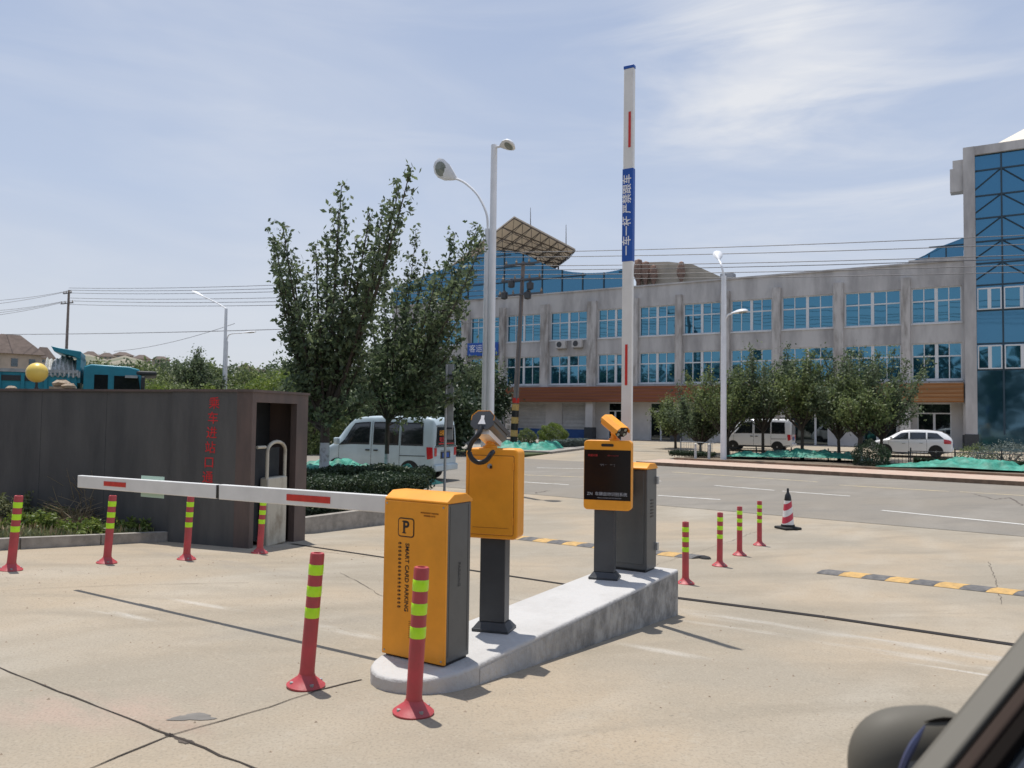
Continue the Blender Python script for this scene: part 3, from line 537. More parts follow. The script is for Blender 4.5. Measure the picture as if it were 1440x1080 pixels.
def camera_unit(t, base, d, label, back=False, K=1.0):
    """camera housing: octagonal hood tube along d, on a bracket"""
    d = Vector(d).normalized(); side = d.cross(Vector((0, 0, 1))).normalized(); up = side.cross(d).normalized(); base = Vector(base); c0 = base+Vector((0, 0, .125+.01*K-(1-K)*.05))
    def P(a, s, h): return c0+(d*a+side*s+up*h)*K
    sec = [(-.075, -.03), (-.045, -.055), (.045, -.055), (.075, -.03), (.075, .03), (.04, .062), (-.04, .062), (-.075, .03)]
    b = MB(); n = 8; b.add([P(-.145, s, h) for s, h in sec]+[P(.145, s, h) for s, h in sec], [tuple(range(n-1, -1, -1)), tuple(range(n, 2*n))]+[(i, (i+1) % n, n+(i+1) % n, n+i) for i in range(n)])
    hs = b.build('camera_housing', 'mgrey' if back else 'orange', t, bevel=.003)  # back view: grey instead of orange, shade painted into the coat
    b = MB(); o_ = [(-.082, .0), (-.082, .033), (-.044, .069), (.044, .069), (.082, .033), (.082, .0)]; i_ = [(s*.955, h-.004 if h > 0 else h) for s, h in o_]; m = len(o_)
    vs = [P(a, s, h) for a in (-.15, .175) for s, h in o_+i_[::-1]]; k = 2*m
    b.add(vs, [tuple(range(k-1, -1, -1)), tuple(range(k, 2*k))]+[(i, (i+1) % k, k+(i+1) % k, k+i) for i in range(k)]); b.build('sun_hood', 'dgrey' if back else 'orange', hs)  # back view: hood side painted dark to stand for its shade
    if back:
        b = MB(); o2 = [(s*1.02, h*1.02+.001) for s, h in o_]; vs = [P(a, s, h) for a in (-.156, -.1495) for s, h in o2+i_[::-1]]; b.add(vs, [tuple(range(k-1, -1, -1)), tuple(range(k, 2*k))]+[(i, (i+1) % k, k+(i+1) % k, k+i) for i in range(k)]); b.build('hood_rim', 'orange', hs)
        b = MB(); b.add([P(a, s, h) for a in (-.13, .12) for s, h in ((-.05, -.09), (.05, -.09), (.05, -.056), (-.05, -.056))], [(3, 2, 1, 0), (4, 5, 6, 7), (0, 1, 5, 4), (1, 2, 6, 5), (2, 3, 7, 6), (3, 0, 4, 7)]); b.build('mount_plate', 'armwhite', hs)
    b = MB(); s2 = [(s*.93, h*.93) for s, h in sec]; e0, e1 = ((.1452, .150))
    b.add([P(e0, s, h) for s, h in s2]+[P(e1, s, h) for s, h in s2], [tuple(range(n-1, -1, -1)), tuple(range(n, 2*n))]+[(i, (i+1) % n, n+(i+1) % n, n+i) for i in range(n)]); b.build('front_glass', 'screen', hs)
    b = MB()
    for sx_, hx_ in ((-.04, .028), (.04, .028), (-.04, -.025), (.04, -.025)): b.tube([P(.150, sx_, hx_), P(.1535, sx_, hx_)], .015, 10)
    b.build('infrared_lamp', 'lens', hs)
    b = MB(); b.tube([P(.150, 0, 0), P(.1545, 0, 0)], .02, 12); b.build('lens', 'black', hs)
    b = MB(); s3 = [(s*(1.12 if back else 1.0), h*(1.15 if back else 1.0)) for s, h in sec]; b.add([P(-.156, s, h) for s, h in s3]+[P(-.1455, s, h) for s, h in s3], [tuple(range(n-1, -1, -1)), tuple(range(n, 2*n))]+[(i, (i+1) % n, n+(i+1) % n, n+i) for i in range(n)]); b.build('back_plate', 'dgrey', hs, bevel=.002)
    MB().lathe([(.05, 0), (.05, .012), (.032, .022), (.026, .05), (.032, .07), (.0001, .075)], 18, base).build('bracket', 'orange', t, smooth=True)
    return hs, P

def terminal(u, v, label, show):
    z0 = it(u); t = thing('parking_terminal', label, 'parking terminal', W(u, v, z0), RZ+R_(15), 'parking terminals on posts'); S = .09
    MB().box(-S-.04, S+.04, -S*.62-.04, S*.62+.04, 0, .02).build('base_plate', 'dgrey', t, bevel=.004)
    b = MB(); b.add([(-S-.035, -S*.62-.035, .02), (S+.035, -S*.62-.035, .02), (S+.035, S*.62+.035, .02), (-S-.035, S*.62+.035, .02), (-S-.005, -S*.62-.005, .06), (S+.005, -S*.62-.005, .06), (S+.005, S*.62+.005, .06), (-S-.005, S*.62+.005, .06)], [(0, 1, 5, 4), (1, 2, 6, 5), (2, 3, 7, 6), (3, 0, 4, 7), (4, 5, 6, 7)]); b.build('base_collar', 'dgrey', t)
    MB().box(-S, S, -S*.62, S*.62, .06, 1.0).build('post', 'dgrey', t, bevel=.006)
    return t, z0
t1, z1 = terminal(4.60, -3.03, 'orange terminal box seen from its back, black cable hook on top', 0)
bw = .188; zb, zt = .625, 1.235
bx = MB().prism(rrect(-bw, bw, zb, zt, .035), -.09, .07, 'y').build('box', 'orange', t1, bevel=.012, seg=3)
bx.location = (-.005, 0, 0)
MB().prism(rrect(-bw+.03, bw-.03, zb+.03, zt-.05, .012), -.0965, -.0905, 'y').build('back_door', 'orange', bx, bevel=.004)
MB().prism(rrect(-bw+.0265, bw-.0265, zb+.0265, zt-.0465, .014), -.0925, -.0902, 'y').build('door_gap', 'rule', bx)
MB().box(-bw+.06, bw-.06, -.098, -.0968, zb+.075, zb+.077).build('seam', 'rule', bx)
for z_ in (zb+.10, zt-.14): MB().box(bw-.034, bw-.026, -.103, -.0962, z_, z_+.05).build('hinge', 'orange', bx, bevel=.002)
b = MB().lathe([(.0001, 0), (.017, 0), (.017, .006), (.0001, .009)], 12); b.v = [(x-.01, -.0968-z, zt-.12+y) for x, y, z in b.v]; b.build('lock', 'steel', bx)
MB().box(-.007, .009, -.108, -.104, zt-.135, zt-.115).build('keyhole', 'black', bx)
hs, P = camera_unit(t1, (-.045, -.01, zt), (.05, .95, -.36), '', True)
b = MB(); c = [P(-.158, -.028, -.028), P(-.158, .028, -.028), P(-.158, .012, .01), P(-.158, .012, .034), P(-.158, -.012, .034), P(-.158, -.012, .01)]; dd = (P(-.16, 0, 0)-P(-.158, 0, 0))*.8
b.add(c+[x+dd for x in c], [(0, 1, 2, 3, 4, 5), (6, 11, 10, 9, 8, 7)]+[(i, i+6, (i+1) % 6+6, (i+1) % 6) for i in range(6)]); b.build('sticker', 'whitemark', hs)
q0 = P(-.16, 0, -.045); b = MB(); hk = [q0, q0+Vector((-.005, -.03, -.05)), q0+Vector((-.05, -.035, -.10)), q0+Vector((-.07, -.035, -.16)), q0+Vector((-.05, -.035, -.215)), q0+Vector((.0, -.035, -.24)), q0+Vector((.05, -.03, -.225)), q0+Vector((.078, -.02, -.185)), q0+Vector((.08, .02, -.17))]
def smooth_path(pts, n=4):
    o = []
    for i in range(len(pts)-1):
        p0, p1, p2, p3 = pts[max(i-1, 0)], pts[i], pts[i+1], pts[min(i+2, len(pts)-1)]
        for k in range(n):
            t = k/n; o.append(.5*((2*p1)+(p2-p0)*t+(2*p0-5*p1+4*p2-p3)*t*t+(3*p1-p0-3*p2+p3)*t**3))
    return o+[pts[-1]]
b.tube(smooth_path(hk), .017, 10); b.build('cable_conduit', 'black', t1, smooth=True)
t2, z2 = terminal(6.50, -3.11, 'orange framed display terminal with black screen facing camera', 1)
bw = .212; zb, zt = .61, 1.225
fr = MB().prism(rrect(-bw, bw, zb, zt, .035), -.085, .03, 'y').build('frame', 'orange', t2, bevel=.008, seg=3); fr.location = (.03, 0, 0)
sc = MB().box(-bw+.004, bw-.004, -.0885, -.0855, zb+.088, zt-.085).build('screen', 'screen', fr, bevel=.001)
MB().prism(rrect(-.055, .055, zt-.055, zt-.03, .01), -.0875, -.0853, 'y').build('slot', 'black', fr)
text('欢迎光临', .022, 'redmark', sc, (-.13, -.0895, zt-.135)); text('请刷卡·自动识别', .014, 'dimred', sc, (.05, -.0895, zt-.135), sx=1.0)
text('·:·: ·   ·· :', .04, 'faint', sc, (0, -.0895, zt-.215))
text('ZN  车牌自动识别系统', .036, 'faint', sc, (0, -.0895, zb+.14), bold=.0004); text('VEHICLE LICENSE PLATE RECOGNITION', .012, 'faint', sc, (.02, -.0895, zb+.107))
camera_unit(t2, (.075, -.01, zt), (.62, -.62, -.40), '', False, .84)

# ---------------------------------------------------------------- guide posts
def guide_post():
    t = thing('guide_post', '-', 'guide post', (0, 0, 0), 0, 'red guide posts along the lanes')
    MB().lathe([(.105, 0), (.108, .012), (.085, .03), (.052, .055), (.045, .07)], 24).build('base', 'postred', t, smooth=True)
    b = MB()
    for k in range(4):
        a = k*math.pi/2+.6; b.lathe([(.012, .018), (.012, .034), (.0001, .036)], 8, (.083*math.cos(a), .083*math.sin(a), 0))
    b.build('bolts', 'steel', t)
    MB().lathe([(.044, .06), (.041, .10), (.040, .735), (.037, .745), (.022, .746), (.020, .715)], 24).build('tube', 'postred', t, smooth=True)
    for z in (.385, .505, .625): MB().lathe([(.0405, z), (.0422, z+.003), (.0422, z+.055), (.0405, z+.058)], 24).build('reflective_band', 'lime', t, smooth=True)
    return t
gp = guide_post()
specs = [(430, 965, 3.6, 'red guide post standing left of the orange cabinet', 1.0), (581, 1003, 2.2, 'red guide post nearest the camera in front of orange cabinet', 1.0),
         (15, 802, 4.2, 'red leaning guide post at far left edge of the photo', 1.0), (150, 792, 2.9, 'red guide post before the dry grass of the left bed', 1.0), (262, 787, 2.4, 'red guide post in front of dark wall near kerb end', 1.0), (365, 778, 2.6, 'red guide post in front of the gate pier opening', 1.0),
         (964, 821, 0, 'nearest red guide post of the right row beside island end', 1.0), (1012, 796, .4, 'second red guide post of the right row counting from island', 1.0), (1040, 781, .3, 'third red guide post of the right row counting from island', 1.0), (1068, 767, .1, 'farthest red guide post of the right row, nearest the cone', 1.0)]
for i, (x, y, ln, lab, s) in enumerate(specs):
    o = gp if i == 0 else copy_tree(gp); p = G(x, y); o.location = p; o['label'] = lab; o.rotation_euler = (R_(random.uniform(-1, 1)), R_(ln), 0)
# ---------------------------------------------------------------- cone
cn = thing('traffic_cone', 'red and white striped traffic cone with black foot beside road', 'traffic cone', G(1108, 744), .3)
MB().box(-.19, .19, -.19, .19, 0, .05).build('foot', 'rubber', cn, bevel=.02); MB().lathe([(.135, .05), (.13, .09), (.122, .095)], 24).build('foot_ring', 'rubber', cn, smooth=True)
cm = bpy.data.materials.new('cone_stripes'); cm.use_nodes = True; nt = cm.node_tree; bb = nt.nodes['Principled BSDF']; bb.inputs['Roughness'].default_value = .4
tcx = nt.nodes.new('ShaderNodeTexCoord'); mpx = nt.nodes.new('ShaderNodeMapping'); wv = nt.nodes.new('ShaderNodeTexWave'); wv.wave_type = 'BANDS'; wv.bands_direction = 'Z'; wv.wave_profile = 'SIN'
wv.inputs['Scale'].default_value = 1.55; wv.inputs['Detail'].default_value = 0; mpx.inputs['Rotation'].default_value = (0, R_(32), 0)
cr = nt.nodes.new('ShaderNodeValToRGB'); cr.color_ramp.interpolation = 'CONSTANT'; cr.color_ramp.elements[0].color = (.52, .04, .07, 1); cr.color_ramp.elements[1].position = .5; cr.color_ramp.elements[1].color = (.72, .70, .68, 1)
nt.links.new(tcx.outputs['Object'], mpx.inputs['Vector']); nt.links.new(mpx.outputs[0], wv.inputs['Vector']); nt.links.new(wv.outputs['Fac'], cr.inputs[0]); nt.links.new(cr.outputs[0], bb.inputs['Base Color'])
MB().lathe([(.12, .08), (.115, .10), (.070, .56)], 28).build('cone_body', cm, cn, smooth=True)
MB().lathe([(.066, .55), (.068, .58), (.056, .66), (.03, .71), (.024, .72), (.020, .80), (.0001, .805)], 20).build('cap', 'black', cn, smooth=True)
# ---------------------------------------------------------------- speed bumps
def bump(u, v0, v1, label):
    t = thing('speed_bump', label, 'speed bump', W(u, v0, gz(u)), RZ, 'rubber speed bumps'); n = int(round((v1-v0)/.285)); w = (v1-v0)/n; slope = (gz(u+.3)-gz(u-.3))/.6
    for k in range(n):
        b = MB(); sk = .11; prof = [(-.17, .005), (-.13, .022), (-.06, .04), (.06, .04), (.13, .022), (.17, .005)]
        x0, x1 = k*w, (k+1)*w-.004; c0 = sk
        def pt(x, y, z): return (x+(y/.34)*sk*1.6*(1 if True else 0), y, z+slope*y)
        vs = [pt(x, y, z) for x in (x0, x1) for y, z in prof]; m = len(prof)
        b.add(vs, [(i, i+m, i+m+1, i+1) for i in range(m-1)]+[tuple(range(m)), tuple(range(2*m-1, m-1, -1)), (0, m-1, 2*m-1, m)]); b.build('bump_segment', 'bumpblack' if k % 2 == 0 else 'yellow', t)
    MB().lathe([(.0001, .03), (.07, .028), (.09, .0)], 10, (v1-v0+.06, 0, 0)).build('end_cap', 'rubber', t)
bump(11.62, -7.55, -3.98, 'black and yellow speed bump running behind the island machines'); bump(11.55, -2.22, 2.0, 'black and yellow speed bump across the right lane')

# ================================================================= WALL WITH PIER
wall = thing('boundary_wall', 'long dark stone wall with red painted writing on left', 'wall', (0, 0, 0), 0)
A0 = Vector((-3.56, 10.95, 0)); A1 = A0+Vector((-4.1, 1.05, 0)).normalized()*1.28   # pier front face
Bk = Vector((-3.10, 12.42, 0)); wd = (A1-A0).normalized(); dn = (Bk-A0).normalized()
zt_w = 1.83
PZ = math.atan2(-wd.y, -wd.x)     # local x to the right along the wall front, y away
pier = thing('gate_pier', 'brown stone pier with dark recess at end of wall', 'gate pier', A0, PZ)
# local: x from -1.28..0, y 0..1.54
pd = (Bk-A0).length
def wl(b): return b
MB().box(-1.28, -.03, 0, .10, -.6, zt_w).build('front_face', 'stone', pier); MB().box(-1.28, -1.18, .10, pd, -.6, zt_w).build('inner_face', 'stonered', pier)
MB().box(-.24, -.028, -.003, .0, -.6, zt_w-.001).build('front_edge_panel', 'stonered', pier)
MB().box(-.03, 0, -.003, .10, -.6, zt_w).build('corner_trim', 'stonered', pier); MB().box(-.10, 0, pd-.34, pd, -.6, zt_w).build('side_column', 'stonered', pier); MB().box(-1.18, -.10, pd-.1, pd, -.6, zt_w-.001).build('rear_face', 'stonered', pier)
MB().box(-.10, 0, .10, pd-.34, zt_w-.14, zt_w).build('lintel', 'stonered', pier); MB().box(-1.30, .02, -.02, pd+.02, zt_w, zt_w+.035).build('coping', 'stonered', pier)
MB().box(-1.1, -.12, .12, pd-.36, zt_w-.03, zt_w-.002).build('inner_roof', 'tin', pier)
MB().box(-.62, -.60, .10, pd-.1, -.6, zt_w-.03).build('recess_back', 'tin', pier)
gm = thing('gate_motor', 'dirty white sliding gate head inside the pier recess', 'gate motor', A0+(-wd)*(-.12)*0+dn*.36+wd*.05, PZ)
gm.location.z = -.36
for o_ in (0,):
    MB().box(-.10, .04, .08, .60, .0, .98).build('housing', 'motor', gm, bevel=.02)
    b = MB(); arch = [(.0, y, z) for y, z in [(.10, .95)]+[(.10, 1.30)]+[(.34-.24*math.cos(math.pi*k/8), 1.36+.13*math.sin(math.pi*k/8)) for k in range(9)]+[(.58, 1.30), (.58, .95)]]
    b.tube([Vector(p) for p in arch], .026, 8); b.build('arch_frame', 'motor', gm, smooth=True)
    b = MB(); b.tube([Vector((.0, -.17, 1.42)), Vector((.0, .04, 1.42))], .022, 8); b.build('latch', 'motor', gm)
    MB().box(-.14, -.12, -.16, .62, .1, 1.4).build('lattice', 'tin', gm)
# main wall
ws = A1; we = A1+Vector((-4.1, 1.05, 0)).normalized()*14
wr = (MB().box(-14, 0, .06, .36, -.6, zt_w-.004).build('stone_cladding', 'stone', wall)); wall.location = ws; wall.rotation_euler = (0, 0, PZ)
MB().box(-14, -.002, .03, .39, zt_w-.004, zt_w+.028).build('coping', 'stonered', wall)
b = MB()
for k in range(1, 13): b.box(-k*1.15-.0015, -k*1.15+.0015, .0583, .0597, -.5, zt_w-.01)
b.build('cladding_joints', 'tin', wall)
for i, ch in enumerate('乘车进站口通道'):
    text(ch, .175, 'redmark', pier, (-.60-.014*i, -.004, 1.66-.206*i), bold=.0015)
# globe lamp on the wall
p = atu(52, 545, 1).copy(); d_ = ray(52, 524); 
tt = 12.0; gpos = Vector((0, 0, H))+d_*tt
gl = thing('globe_lamp', 'yellow ball lamp standing on top of the dark wall', 'lamp', (gpos.x, gpos.y, zt_w+.02))
MB().lathe([(.04, 0), (.03, .02), (.018, .04), (.018, .13)], 12).build('stem', 'dkplastic', gl)
rr_ = .15; MB().lathe([(max(.001, rr_*math.sin(math.pi*k/16)), (gpos.z-zt_w-.02)-rr_*math.cos(math.pi*k/16)) for k in range(17)], 24).build('globe', 'globe', gl, smooth=True)

# ================================================================= STATION BUILDING
UB = 58.7; BZ = -.1
bld = thing('station_building', 'long grey three storey station building with blue windows', 'building', W(UB, 0, BZ), RZ)
def wall_grid(b, xs, zs, hole, y0, y1):
    for i in range(len(xs)-1):
        k = 0
        while k < len(zs)-1:
            if hole(i, k): k += 1; continue
            k2 = k
            while k2 < len(zs)-1 and not hole(i, k2): k2 += 1
            b.box(xs[i], xs[i+1], y0, y1, zs[k], zs[k2]); k = k2
BY = [(-49.6, -46.4), (-45.9, -42.6), (-41.7, -38.5), (-37.8, -34.3), (-33.4, -29.85), (-28.9, -25.75), (-25.25, -22.25), (-21.6, -18.7), (-17.9, -14.9), (-14.2, -10.7), (-9.95, -6.45), (-5.8, -2.9)]
ZU = (8.15-BZ, 10.5-BZ); ZL = (4.42-BZ, 6.82-BZ); ZC = 12.1-BZ
xs = [-51]; 
for a, c in BY: xs += [a, c]
xs += [-2.7]
zs = [3.3, ZL[0], ZL[1], ZU[0], ZU[1], ZC]
b = MB(); wall_grid(b, xs, zs, lambda i, k: i % 2 == 1 and k in (1, 3), 0, .35); b.build('wall', 'facade', bld)
MB().box(-51, -2.7, .5, 16, 3.1, ZC-.4).box(-50.9, -2.8, 1.3, 15.9, 0, 3.09).build('building_core', 'darkglass', bld)
MB().box(-51.1, -5.95, -.10, .5, ZC, ZC+.12).build('parapet_coping', 'facade', bld); MB().box(-5.95, -2.72, -.12, .5, ZC-.0, ZC+.28).build('parapet_coping', 'facade', bld)
for (a, c), (a2_, c2_) in zip(BY, BY[1:]):
    m_ = (c+a2_)/2; w_ = max(.22, (a2_-c)/2-.06); MB().box(m_-w_, m_+w_, -.28, -.001, 3.3, ZU[1]+.72).build('pilaster', 'pil', bld)
def window(a, c, z0, z1, parent, name='window', y=.16, gm='glass', cols=4, top=.36, seed=0):
    b = MB(); fw = .07; m_ = (a+c)/2
    b.box(a, a+fw, y-.05, y+.05, z0, z1); b.box(c-fw, c, y-.05, y+.05, z0, z1); b.box(a+fw, c-fw, y-.05, y+.05, z0, z0+fw); b.box(a+fw, c-fw, y-.05, y+.05, z1-fw, z1)
    tr = z1-(z1-z0)*top; b.box(a+fw, c-fw, y-.045, y+.045, tr-.045, tr+.045)
    for k in range(1, cols):
        x = a+(c-a)*k/cols; w = .10 if (k == cols/2) else .03; b.box(x-w, x+w, y-.06 if k == cols/2 else y-.04, y+.04, z0+fw, z1-fw)
    fr = b.build(name, 'wframe', parent)
    if cols == 4: MB().box(a-.05, c+.05, -.07, -.001, z0-.09, z0-.003).build('sill', 'wframe', fr)
    rd = random.Random(int(a*100)+int(z0*10)); b = MB()
    for k in range(cols):
        for q0, q1 in ((z0+fw, tr-.045), (tr+.045, z1-fw)):
            x0 = a+(c-a)*k/cols+.02; x1 = a+(c-a)*(k+1)/cols-.02; t0, t1 = rd.uniform(-.006, .006), rd.uniform(-.012, .012)
            b.add([(x0, y+t0, q0), (x1, y-t0, q0), (x1, y-t0+t1, q1), (x0, y+t0+t1, q1)], [(0, 1, 2, 3)])
    b.build('pane', gm, fr); return fr
for i, (a, c) in enumerate(BY):
    window(a, c, ZU[0], ZU[1], bld, top=.38); window(a, c, ZL[0], ZL[1], bld, top=.36)
# fascia band
MB().box(-39.2, -18.6, -.62, -.30, 3.02, 4.28).build('timber_fascia', 'timber', bld); MB().box(-18.58, -2.8, -.62, -.30, 3.02, 4.28).build('timber_fascia', 'timber_o', bld); 
b = MB()
for k in range(5): b.box(-39.25, -2.78, -.66, -.621, 3.06+k*.27, 3.10+k*.27)
b.build('fascia_battens', 'rule', bld); MB().box(-39.2, -2.8, -.60, .3, 4.24, 4.30).build('fascia_top', 'facade', bld); MB().box(-51, -2.7, -.28, 1.1, 3.0, 3.3).build('soffit', 'panel', bld)
# ground floor
def gv(px): return fv(px, 600, UB+.9)
b = MB(); openings = []
items = [('shutter', 728, 767), ('shutter', 790, 822), ('door', 855, 874), ('door', 914, 944), ('door', 1060, 1090), ('door', 1110, 1165), ('door', 1206, 1262), ('door', 1290, 1338)]
xs = [-51]; 
for k, p0, p1 in items: xs += [gv(p0), gv(p1)]
xs += [-2.7]; wall_grid(b, xs, [0, 3.0], lambda i, k: i % 2 == 1, .9, 1.2); b.build('ground_floor_wall', 'panel', bld)
for k, p0, p1 in items:
    a, c = gv(p0), gv(p1)
    if k == 'shutter':
        b = MB(); n = 18; b.add([(a, 1.0+(.03 if j % 2 else 0), 3.0*j/n/1.0) for j in range(n+1)]+[(c, 1.0+(.03 if j % 2 else 0), 3.0*j/n) for j in range(n+1)], [(j, n+1+j, n+2+j, j+1) for j in range(n)]); b.build('roller_shutter', 'shutter', bld)
        MB().box(a+.02, c-.02, .90, .96, 0, .75).build('low_panel', 'bluepl', bld)
    else:
        b = MB(); y = 1.02; fw = .07
        b.box(a, a+fw, y-.05, y+.05, 0, 3.0); b.box(c-fw, c, y-.05, y+.05, 0, 3.0); b.box(a+fw, c-fw, y-.05, y+.05, 2.93, 3.0); b.box(a+fw, c-fw, y-.05, y+.05, 2.28, 2.36)
        n = 2 if c-a < 2.6 else 3
        for j in range(1, n): b.box(a+(c-a)*j/n-.07, a+(c-a)*j/n+.07, y-.05, y+.05, 0, 2.28)
        d = b.build('door', 'wframe', bld); MB().add([(a+fw, y, .03), (c-fw, y, .03), (c-fw, y, 2.93), (a+fw, y, 2.93)], [(0, 1, 2, 3)]).build('pane', 'darkglass', d)
for px0, px1 in ((683, 692), (697, 706), (824, 834), (945, 955), (1098, 1107), (1266, 1281), (1355, 1371)):
    a, c = fv(px0, 600, UB-.1), fv(px1, 600, UB-.1); col = MB().box(a, c, -.25, .30, .95, 3.0).build('column', 'panel', bld, bevel=.02); MB().box(a-.06, c+.06, -.31, .36, 0, .95).build('column_base', 'dgrey', col)
MB().box(-40.5, -37.1, 1.3-.5, .95, 0, 3.0).build('low_panel', 'panel', bld)
MB().box(-51, -2, -1.6, .9, -.3, .02).build('plinth_step', 'kerb', bld)
# blue curtain screen above the left wing, curved top
pts = [(640, 372), (660, 362), (680, 356), (700, 352), (722, 353), (742, 359), (760, 369), (778, 377), (800, 382), (825, 384), (850, 383), (868, 380), (880, 376)]
top = [(fv(x, y), fz(x, y)-BZ) for x, y in pts]; top = [(-51, top[0][1]-1.6), (-46, top[0][1]-.5)]+top
def topz(x): return float(np.interp(x, [t[0] for t in top], [t[1] for t in top]))
x0, x1 = -51, top[-1][0]; b = MB(); xx = [x0+(x1-x0)*k/40 for k in range(41)]
for p, q in zip(xx, xx[1:]): b.add([(p, .05, ZC+.12), (q, .05, ZC+.12), (q, .05, topz(q)), (p, .05, topz(p)), (p, .2, ZC+.12), (q, .2, ZC+.12), (q, .2, topz(q)), (p, .2, topz(p))], [(0, 1, 2, 3), (5, 4, 7, 6), (3, 2, 6, 7)])
scr = b.build('curtain_screen', 'curtain', bld); b = MB(); k = 0; x = x1
while x > x0: b.box(x-.05, x+.05, -.01, .05, ZC+.12, topz(x)); x -= 1.95
for dz in (1.25, 2.6, 3.7):
    seg = [p for p in xx if topz(p) > ZC+.3+dz]
    for p, q in zip(xx, xx[1:]):
        if topz(p) > ZC+.3+dz and topz(q) > ZC+.3+dz: b.box(p, q, -.02, .05, ZC+.12+dz-.045, ZC+.12+dz+.045)
b.build('mullion', 'mull', scr)
# tilted space frame canopy over the left wing
cA, cR, cB, cL = atu(723, 306, 54), atu(809, 352, 57), atu(773, 381, 66), atu(630, 378, 66)
cps = [bld.matrix_world.inverted() @ p for p in (cA, cR, cB, cL)] if False else None
MI = (Matrix.Translation(W(UB, 0, BZ)) @ Matrix.Rotation(RZ, 4, 'Z')).inverted(); cA, cR, cB, cL = [MI @ p for p in (cA, cR, cB, cL)]
def bil(s, t, up=0.0): p = cA*(1-s)*(1-t)+cR*s*(1-t)+cB*s*t+cL*(1-s)*t; return Vector((p.x, p.y, p.z+up))
b = MB(); b.add([bil(0, 0), bil(1, 0), bil(1, 1), bil(0, 1), bil(0, 0, .12), bil(1, 0, .12), bil(1, 1, .12), bil(0, 1, .12)], [(0, 3, 2, 1), (4, 5, 6, 7), (0, 1, 5, 4), (1, 2, 6, 5), (2, 3, 7, 6), (3, 0, 4, 7)])
can = b.build('roof_canopy', 'cloud', bld); b = MB()
for k in range(8): b.tube([bil(k/7, 0, -.05), bil(k/7, 1, -.05)], .05, 4); b.tube([bil(0, k/7, -.07), bil(1, k/7, -.07)], .05, 4)
for i in range(7):
    for j in range(7):
        c = bil((i+.5)/7, (j+.5)/7, -.75)
        for s, t in ((i, j), (i+1, j), (i+1, j+1), (i, j+1)): b.tube([c, bil(s/7, t/7, -.06)], .028, 3, caps=False)
        if i < 6: b.tube([c, bil((i+1.5)/7, (j+.5)/7, -.75)], .03, 3, caps=False)
        if j < 6: b.tube([c, bil((i+.5)/7, (j+1.5)/7, -.75)], .03, 3, caps=False)
b.build('rib', 'rib', can); b = MB()
for s, t in ((.1, .55), (.4, .6), (.7, .6), (.95, .45), (.98, .8), (.75, .9)):
    p = bil(s, t, -.5); b.tube([Vector((p.x, p.y, ZC)), p], .07, 6)
b.tube([bil(.98, .8, -.5), Vector((bil(.98, .5).x+1.6, bil(.98, .5).y, ZC+.6))], .04, 4); b.build('strut', 'rib', can)
for px, y0, y1 in ((746, 320, 292), (796, 345, 316)):
    p = MI @ atu(px, y0+6, 58); q = MI @ atu(px, y1, 58); MB().tube([p, q], [.05, .02], 5).build('lightning_rod', 'rib', can)
# beige penthouse and ornaments on the roof
pb = [(897, 369), (897, 400), (1050, 400), (1020, 392), (975, 372), (940, 368)]; P2 = [(fv(x, y, 63), fz(x, y, 63)-BZ) for x, y in pb]
MB().prism(P2, 4.3, 9, 'y').build('penthouse', 'beige', bld)
MB().box(fv(1012, 385, 62), fv(1030, 385, 62), 3.4, 4.2, ZC, fz(1020, 384, 62)-BZ).build('penthouse', 'facade', bld)
for i, (px, py, sc) in enumerate(((898, 366, .7), (908, 369, .6), (919, 374, .5), (958, 369, .5))):
    p = atu(px, py, 62.5); t = thing('rooftop_ornament', ['tall brown rooftop lump just right of raised arm', 'middle brown rooftop lump beside the raised arm', 'smallest brown rooftop lump of the left three', 'single brown rooftop lump on right of beige penthouse'][i], 'ornament', (p.x, p.y, 12.0), RZ, 'brown rooftop ornaments')
    h_ = p.z-12.0; rd = random.Random(i); b = MB()
    pf = [(.25*sc, 0), (.3*sc, h_*.4), (.62*sc, h_*.62), (.7*sc, h_*.8), (.4*sc, h_), (.05, h_+.15*sc)]; b.lathe(pf, 9); b.v = [(x*(1+.25*math.sin(z*5+y*4)), y, z) for x, y, z in b.v]; b.build('ornament_body', 'lump', t, smooth=True)
    MB().lathe([(.32*sc, 0), (.32*sc, .3), (.27*sc, .34)], 8).build('ornament_base', 'pil', t)
# gable glass at the right
g0, g1 = -5.75, -2.75; b = MB(); za, zb_ = fz(1282, 369)-BZ, fz(1354, 334)-BZ; zq = ZC+.28
b.add([(g0, .1, zq), (g1, .1, zq), (g1, .1, zb_), ((g0+g1)/2, .1, (za+zb_)/2+.18), (g0, .1, za), (g0, 4, zq), (g1, 4, zq), (g1, 4, zb_), ((g0+g1)/2, 4, (za+zb_)/2+.18), (g0, 4, za)], [(0, 1, 2, 3, 4), (4, 3, 8, 9), (3, 2, 7, 8), (0, 4, 9, 5)]); gg = b.build('gable_glazing', 'curtain', bld)
b = MB()
for x in (g0+1, g0+2): b.box(x-.04, x+.04, .04, .1, zq, za+(zb_-za)*(x-g0)/(g1-g0))
b.box(g0, g1, .03, .1, zq+.75, zq+.83) if za > zq+.8 else b.box(g0+1, g1, .03, .1, zq+.75, zq+.83); b.build('mullion', 'mull', gg)
